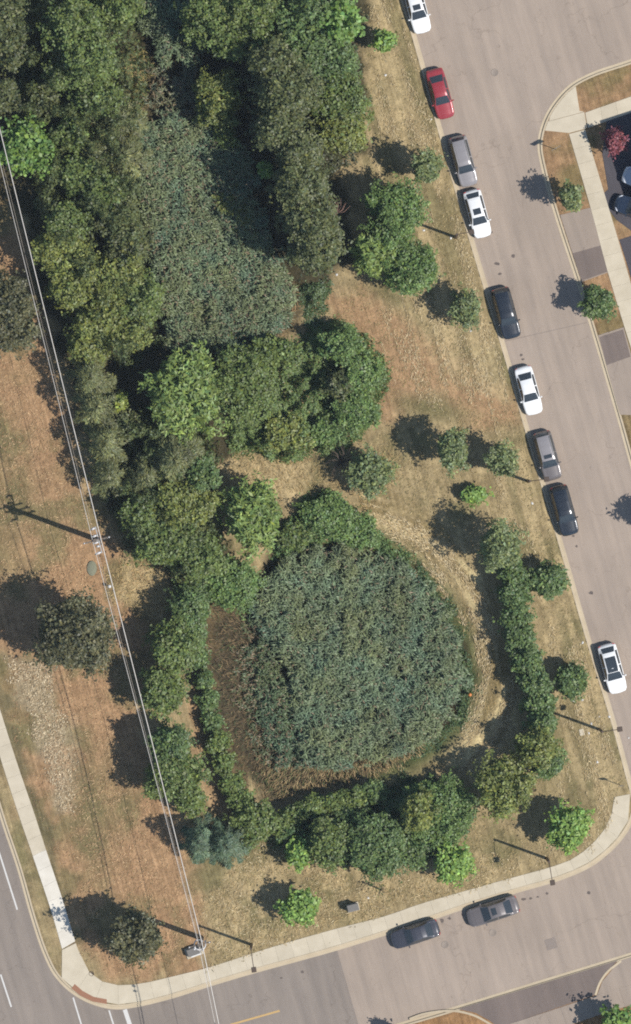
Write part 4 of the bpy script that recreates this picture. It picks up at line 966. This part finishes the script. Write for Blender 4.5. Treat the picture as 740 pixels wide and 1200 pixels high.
def car(px, py, ang, kind, L, Wd, mat, label, group='cars parked along the park kerb', roof=None, sunroof=None, rails=False, z=.002):
    e = empty('parked_car', W((px, py), z), ang); tag(e, label, 'car', group)
    V, parts, ts, zc = car_shell(kind, L, Wd); H = float(zc.max())
    for p, Fs in parts.items():
        v, f = sub(V, Fs); m = MB().add(v, [q[::-1] for q in f], True)
        m.build(p.replace('2', ''), mat if p == 'body' else (roof or mat) if p == 'roof' else M['glass'], e)
    ztop = lambda t: float(np.interp(t, ts, zc))
    X = lambda t: L / 2 - t * L
    if sunroof:
        t0, t1, hw = sunroof; n = 6; v = []; f = []
        for i in range(n + 1):
            t = t0 + (t1 - t0) * i / n
            for s in (-1, 0, 1): v.append((X(t), s * hw, ztop(t) + (.030 if s == 0 else .026)))
        for i in range(n):
            for j in range(2): f.append((i * 3 + j, i * 3 + 3 + j, i * 3 + 4 + j, i * 3 + 1 + j))
        MB().add(v, f, True).build('sunroof', M['glass'], e)
    if rails:
        for s in (-1, 1):
            pts = [(X(t), s * Wd * .318, ztop(t) + dz) for t, dz in ((.42, -.0), (.45, .045), (.6, .05), (.75, .05), (.86, .045), (.885, .0))]
            MB().tube(pts, .022, 6).build('roof_rail', M['galv'], e)
    for s in (-1, 1):
        for wx in (L * .5 - .87, -L * .5 + .92):
            w = link(bpy.data.objects.new('wheel', WHEEL), e); w.location = (wx, s * (Wd / 2 - .13), .322)
            r = link(bpy.data.objects.new('rim', RIM), w); r.location = (0, s * .012, 0)
        zb = .86 if kind == 'saloon' else .98
        m = MB(); m.box((L * .5 - L * .30, s * (Wd / 2 + .085), zb + .08), (.13, .19, .13), s * .2, bev=.03); m.build('mirror', mat, e)
        m = MB(); hz = .60 if kind == 'saloon' else .72
        m.add([(L / 2 - .10, s * Wd * .30, hz + .06), (L / 2 - .30, s * Wd * .435, hz + .12), (L / 2 - .46, s * Wd * .452, hz + .155), (L / 2 - .32, s * Wd * .36, hz + .165), (L / 2 - .12, s * Wd * .27, hz + .11)],
              [(0, 1, 2, 3, 4) if s > 0 else (4, 3, 2, 1, 0)]); m.build('headlight', M['headlamp'], e)
        m = MB(); m.box((-L / 2 + .075, s * Wd * .37, (.80 if kind == 'saloon' else .88)), (.10, .26, .14), -s * .35, bev=.03); m.build('tail_light', M['taillamp'], e)
        for t in (.47, .70):
            MB().box((X(t), s * (Wd / 2 * .992), .80), (.16, .03, .03), bev=.008).build('door_handle', M['trim'], e)
    MB().box((L / 2 - .015 + .06, 0, .44), (.06, Wd * .5, .16), bev=.02).build('grille', M['trim'], e)
    MB().tube([(X(GLASSR[kind]['ws'][0]) - .02, -.55, ztop(GLASSR[kind]['ws'][0]) - .0 + .03), (X(GLASSR[kind]['ws'][0]) - .03, .45, ztop(GLASSR[kind]['ws'][0]) + .04)], .012, 4).build('wiper', M['trim'], e)
    return e
sa_ = math.atan2(-1, .27)
car(488.5, 10, sa_, 'saloon', 4.65, 1.80, M['c_white'], 'white saloon with a dark glass sunroof parked furthest up the street', sunroof=(.45, .56, .36))
car(516, 110, sa_, 'saloon', 4.65, 1.78, M['c_red'], 'dark red saloon parked at the park kerb')
car(543, 189, sa_, 'suv', 4.7, 1.82, M['c_grey'], 'grey estate car with roof rails and plain roof', rails=True)
car(559.5, 250.5, sa_, 'hatch', 4.45, 1.78, M['c_white'], 'white hatchback with a square dark sunroof', sunroof=(.47, .60, .36))
car(593, 367, sa_, 'suv', 4.75, 1.85, M['c_black'], 'shiny black car parked alone between the hatchback and the plain white saloon', roof=M['c_black'])
car(619.5, 457.5, sa_, 'saloon', 4.5, 1.78, M['c_white'], 'plain white saloon with an unbroken white roof')
car(641.5, 534, sa_, 'suv', 4.55, 1.82, M['c_char'], 'charcoal estate car with roof rails and a small sunroof', sunroof=(.44, .52, .38), rails=True, roof=M['c_grey'])
car(661, 598, sa_, 'suv', 4.65, 1.85, M['c_black'], 'shiny black car parked bumper to bumper behind the charcoal estate')
car(717.5, 783, sa_, 'hatch', 4.6, 1.84, M['c_white'], 'white car with a black glass roof', roof=None, sunroof=(.425, .74, .50))
sb = math.atan2(-31, -95)
car(487, 1094, sb, 'saloon', 4.5, 1.78, M['c_slate'], 'slate grey saloon on the south road', 'cars parked on the south road')
car(578, 1067.5, sb, 'saloon', 4.85, 1.84, M['c_char'], 'charcoal saloon with a sunroof on the south road', 'cars parked on the south road', sunroof=(.46, .56, .34))
car(757, 213, math.atan2(.36, -1), 'hatch', 4.4, 1.78, M['c_silver'], 'silver white car in the shaded driveway', 'cars in the driveway', z=.145)
car(747, 246, math.atan2(.36, -1), 'hatch', 4.3, 1.76, M['c_navy'], 'dark navy car in the shaded driveway', 'cars in the driveway', z=.145)

# ------------------------------------------------------------------ street lamps
def lamp(bx, by, hx, hy, label, h=6.7):
    g = gh(bx, by); x, y, _ = W((bx, by)); e = empty('street_lamp', (x, y, g)); hx, hy, _ = W((hx, hy)); dx, dy = hx - x, hy - y
    l = math.hypot(dx, dy); ux, uy = dx / l, dy / l; a = math.atan2(dy, dx)
    MB().lathe([(.17, -.1), (.17, .06), (.13, .1), (.09, .14)], n=12).build('base', M['lamp'], e)
    MB().tube([(0, 0, 0), (0, 0, h * .5), (0, 0, h)], [.15, .13, .11], 10).build('pole', M['lamp'], e)
    MB().tube([(0, 0, h - .15), (ux * .25, uy * .25, h + .12), (dx * .6, dy * .6, h + .2), (dx - ux * .2, dy - uy * .2, h + .2)], .036, 6).build('arm', M['lamp'], e)
    hd = MB().box((dx, dy, h + .19), (.50, .46, .17), a, bev=.03).build('lamp_head', M['lamp'], e)
    MB().box((dx, dy, h + .10), (.34, .32, .02), a).build('lens', M['headlamp'], hd)
    return tag(e, label, 'street lamp', 'bronze street lamps round the park')
lamp(534, 278, 551, 275, 'bronze street lamp reaching over the kerb beside the white hatchback')
lamp(619, 564, 638, 562, 'bronze street lamp between the charcoal estate and the black car behind it')
lamp(703, 855, 723, 852, 'bronze street lamp near scattered litter and the white car with a black roof')
lamp(641, 1006, 645, 1030, 'bronze street lamp overhanging the pavement at the street corner')
lamp(295, 1107, 298.5, 1131, 'bronze street lamp overhanging the pavement beside the second utility pole')

# ------------------------------------------------------------------ utility poles and wires
wd = np.array([118, -466.0]); wd /= np.linalg.norm(wd); wn = np.array([wd[1], -wd[0]])   # along the line (world, southwards), and to its west
def upole(px, py, h, label, loops):
    x, y, g = P3(px, py); e = empty('utility_pole', (x, y, g)); wa = math.atan2(wd[1], wd[0])
    MB().tube([(0, 0, -.2), (0, 0, h * .5), (0, 0, h)], [.27, .24, .19], 10).build('pole', M['pole_wood'], e)
    if loops == 0:
        for k, (z, l) in enumerate(((h - .35, 2.6), (h - 1.5, 2.2), (h - 2.6, 1.6))):
            arm = MB().box((wn[0] * -.15, wn[1] * -.15, z), (.11, l, .11), wa).build('crossarm', M['pole_wood'], e)
            for s in (-1, 0, 1):
                p = np.array([wn[0] * -.15, wn[1] * -.15]) + wn * s * (l / 2 - .12)
                MB().lathe([(.05, 0), (.09, .05), (.05, .1), (.09, .15), (.05, .2), (.04, .26)], (p[0], p[1], z + .05), 8).build('insulator', M['porcelain'], arm)
        sw_ = MB().box((.28 * -wn[0] * 1.2, .28 * -wn[1] * 1.2, h - .8), (2.5, .10, .10), wa).build('switch_bar', M['galv'], e)
        for s in (-1.15, -.45, .2, .6, 1.15):
            c = -wn * .34 + wd * s
            q = c + wn * random.uniform(.35, .7) + wd * random.uniform(-.1, .1)
            MB().tube([(c[0], c[1], h - .75), ((c[0] + q[0]) / 2, (c[1] + q[1]) / 2, h - .55), (q[0], q[1], h - .85)], [.07, .12, .07], 7).build('insulator', M['porcelain'], sw_)
    else:
        arm = MB().box((0, 0, h - .4), (.11, 2.2, .11), wa).build('crossarm', M['pole_wood'], e)
        for s in (-1, 1):
            p = wn * s * .95
            MB().lathe([(.05, 0), (.09, .05), (.05, .1), (.09, .15), (.05, .2), (.04, .26)], (p[0], p[1], h - .35), 8).build('insulator', M['porcelain'], arm)
        for k in range(4):                                 # white riser cables looped round the head
            a0 = .6 + k * 1.5; pts = [(math.cos(a0 + i * .33) * (.42 + .05 * k), math.sin(a0 + i * .33) * (.42 + .05 * k), h - .7 - .12 * i - .1 * k) for i in range(6)]
            MB().tube(pts, .06, 6).build('riser_cable', M['porcelain'], e)
        for a in (.5, -1.0, 3.9):
            MB().lathe([(.05, 0), (.1, .08), (.05, .16), (.1, .24), (.05, .3)], (.62 * math.cos(a), .62 * math.sin(a), h - .9), 8).build('insulator', M['porcelain'], e)
        MB().lathe([(.2, 0), (.24, .05), (.24, .6), (.2, .66), (.08, .7)], (-.1, -.42, h - 2.6), 12).build('transformer', M['cabinet'], e)
    return tag(e, label, 'utility pole', 'utility poles carrying the wires')
upole(116, 633, 12, 'tall wooden utility pole with crossarms and white insulators beside the straw patch', 0)
upole(236, 1099, 11.5, 'utility pole ringed with white looped cables beside the corner tree', 1)
upole(-112, -292, 12, 'utility pole further north along the wire line', 0)
upole(288, 1345, 11.5, 'utility pole south of the road at the end of the wires', 1)
def wire(pts, z, r, mat, label, sag=.9):
    m = MB(); out = []
    for (a, b), (za, zb) in zip(zip(pts[:-1], pts[1:]), zip(z[:-1], z[1:])):
        A0 = np.array(W(a)[:2]); B0 = np.array(W(b)[:2])
        for i in range(12):
            t = i / 12; p = A0 + (B0 - A0) * t; out.append((p[0], p[1], za + (zb - za) * t - sag * 4 * t * (1 - t)))
    out.append((*W(pts[-1])[:2], z[-1]))
    m.tube(out, r, 6)
    return tag(m.build('overhead_wire', mat), label, 'wire', 'overhead wires')
wire([(-106, -294), (123, 632), (239, 1096), (289, 1342)], [12.15, 12.05, 11.6, 11.6], .040, M['wire'], 'bright upper conductor running from pole to pole along the wood')
wire([(-114, -290), (113.5, 634), (235, 1097), (285, 1344)], [12.15, 12.05, 11.6, 11.6], .024, M['wire'], 'thinner pale conductor running parallel beside the bright one', 1.0)
wire([(-113, -290), (114.5, 635), (235, 1100), (286, 1344)], [6.4, 6.4, 6.2, 6.2], .017, M['cable'], 'low grey telephone cable strung on the utility poles', .6)
# tension insulators where the span leaves the road
for (x, y) in ((258, 1192), (259.5, 1198)):
    X_, Y_, _ = W((x, y)); e = MB().lathe([(.04, 0), (.1, .06), (.05, .12), (.1, .18), (.05, .24), (.1, .30), (.04, .36)], (X_, Y_, 10.98), 10).build('tension_insulator', M['porcelain'])
    tag(e, 'white ribbed tension insulator on the conductor over the south road', 'insulator', 'tension insulators')

# ------------------------------------------------------------------ cabinets, signs, markers, litter
x, y, g = P3(414, 1063); e = empty('utility_cabinet', (x, y, g), .25)
MB().box((0, 0, .05), (1.15, .8, .22), bev=.02).build('plinth', M['concrete'], e)
MB().box((0, 0, .66), (1.0, .6, 1.0), bev=.04).build('housing', M['cabinet'], e)
MB().box((0, 0, 1.20), (1.06, .66, .08), bev=.02).build('lid', M['cabinet'], e)
for s in (-1, 1): MB().box((s * .24, -.31, .66), (.44, .03, .85)).build('door', M['cabinet'], e)
tag(e, 'dark grey utility cabinet on dry grass near the south pavement', 'cabinet')
x, y, g = P3(227.5, 1115); e = empty('transformer_cabinet', (x, y, g), .35)
MB().box((0, 0, .02), (1.6, 1.0, .2), bev=.02).build('plinth', M['concrete'], e)
MB().box((0, .04, .42), (1.3, .7, .6), bev=.05).build('housing', M['cabinet'], e)
MB().box((.1, -.36, .44), (1.0, .12, .5), bev=.03).build('door', M['white'], e)
tag(e, 'low grey transformer box with a white door beside the second utility pole', 'transformer')
x, y, g = P3(108, 666); MBv = MB().lathe([(.62, -.05), (.62, .07), (.57, .1), (.1, .105)], n=24); o = MBv.build('vault_cover', M['vault']); o.location = (x, y, g + .0); o.scale = (.75, 1.15, 1)
tag(o, 'grey-green oval vault cover in the dry field beside the pole', 'vault cover')
def marker(px, py, h, mat, label, name):
    e = empty(name, P3(px, py)); MB().tube([(0, 0, -.05), (0, 0, h)], .06, 8).build('post', M['bark'], e); MB().lathe([(.14, h - .05), (.17, h), (.15, h + .1), (.05, h + .16)], n=12).build('cap', mat, e); return tag(e, label, 'marker post')
marker(129, 687, .7, M['white'], 'short dark marker post with a white cap near the vault cover', 'marker_post')
marker(551, 814, .6, M['orange'], 'short orange-capped marker post on the east rim of the pond', 'marker_post')
def sign(px, py, h, ang, w, label):
    e = empty('street_sign', P3(px, py)); MB().tube([(0, 0, -.1), (0, 0, h)], .035, 6).build('post', M['galv'], e)
    MB().box((0, 0, h - .32), (w, .02, .6), ang, bev=.005).build('panel', M['signback'], e); return tag(e, label, 'sign')
sign(727, 920, 2.5, .15, .6, 'thin traffic sign on the verge at the start of the corner pavement')
sign(651, 175, 2.6, .5, 1.0, 'thin street sign on the verge of the house corner')
white_bits = [(694, 848), (703, 840), (714, 840), (690, 859), (683, 821), (672, 822), (700, 893), (683, 753), (514, 136), (505, 140), (452, 88), (497, 270), (528, 279), (342, 935), (432, 1052), (624, 590), (462, 330), (737, 864), (395, 322), (552, 388)]
rng = np.random.default_rng(77); bitm = []
for k in range(4):
    a = np.sort(rng.uniform(0, 6.28, 6)); r = rng.uniform(.10, .17, 6)
    V = [(r[i] * math.cos(a[i]), r[i] * math.sin(a[i]), rng.uniform(.0, .03)) for i in range(6)] + [(0, 0, .08)] + [(r[i] * math.cos(a[i]), r[i] * math.sin(a[i]), -.01) for i in range(6)]
    bitm.append(MB().add(V, [(i, (i + 1) % 6, 6) for i in range(6)] + [(i, i + 7, (i + 1) % 6 + 7, (i + 1) % 6) for i in range(6)]).mesh('litter_scrap', M['white']))
for i, (px, py) in enumerate(white_bits):
    o = link(bpy.data.objects.new('litter_scrap', bitm[i % 4])); x, y, g = P3(px, py)
    o.location = (x, y, (.004 if px == 737 else g) + .015); o.rotation_euler = (0, 0, i * 1.3)
    tag(o, 'small crumpled white scrap of litter lying on the ground', 'litter', 'scraps of white litter')
x, y, g = P3(682, 858); MB_ = MB().box((0, 0, .03), (.45, .6, .08), .2, bev=.02); o = MB_.build('valve_chamber', M['concrete']); o.location = (x, y, g)
tag(o, 'pale square concrete valve chamber lid among the litter', 'chamber lid')

# ------------------------------------------------------------------ house beside the shaded driveway
hx, hy, _ = W((762, 163)); ha = math.radians(18); e = empty('house', (hx, hy, .11), ha)
u = 14.0; v = 12.5; H = 6.5
MB().box((u / 2 + .5, -v / 2, H / 2), (u, v - .9, H)).build('wall', M['brick'], e)
r = MB(); r.add([(0, 0, H), (u + 1, 0, H), (u + 1, -v, H), (0, -v, H), (4.5, -v / 2, H + 3.0), (u - 3.5, -v / 2, H + 3.0), (0, 0, H - .2), (u + 1, 0, H - .2), (u + 1, -v, H - .2), (0, -v, H - .2)],
      [(0, 4, 5, 1), (1, 5, 2), (2, 5, 4, 3), (3, 4, 0), (6, 0, 1, 7), (7, 1, 2, 8), (8, 2, 3, 9), (9, 3, 0, 6), (6, 7, 8, 9)])
r.build('roof', M['shingle'], e)
for yy in (-3, -8):
    w_ = MB().box((.46, yy, 3.9), (.1, 1.4, 1.3)).build('window', M['white'], e); MB().box((.40, yy, 3.9), (.04, 1.2, 1.1)).build('pane', M['glass'], w_)
gd = MB().box((.46, -8, 1.15), (.1, 3.6, 2.2)).build('garage_door', M['white'], e)
d_ = MB().box((.46, -3, 1.05), (.1, 1.0, 2.1)).build('door', M['bark'], e); MB().lathe([(.03, -.05), (.03, .05)], (.38, -2.65, 1.05), 8).build('handle', M['galv'], d_)
tag(e, 'brick house with a hipped shingle roof shading the driveway', 'house')

# ------------------------------------------------------------------ summer haze between the ground and the survey camera
HAZE = 3.0e-5
hz, nt, bs = nodemat('haze'); nt.nodes.remove(bs)
pv = nt.nodes.new('ShaderNodeVolumePrincipled'); pv.inputs['Color'].default_value = (.74, .86, 1.0, 1); pv.inputs['Density'].default_value = HAZE; pv.inputs['Anisotropy'].default_value = 0.0
nt.links.new(pv.outputs[0], nt.nodes['Material Output'].inputs['Volume'])
tag(MB().box((0, 0, 352.5), (1400, 1400, 717)).build('haze', hz), 'thin pale summer haze', None, None, 'stuff')
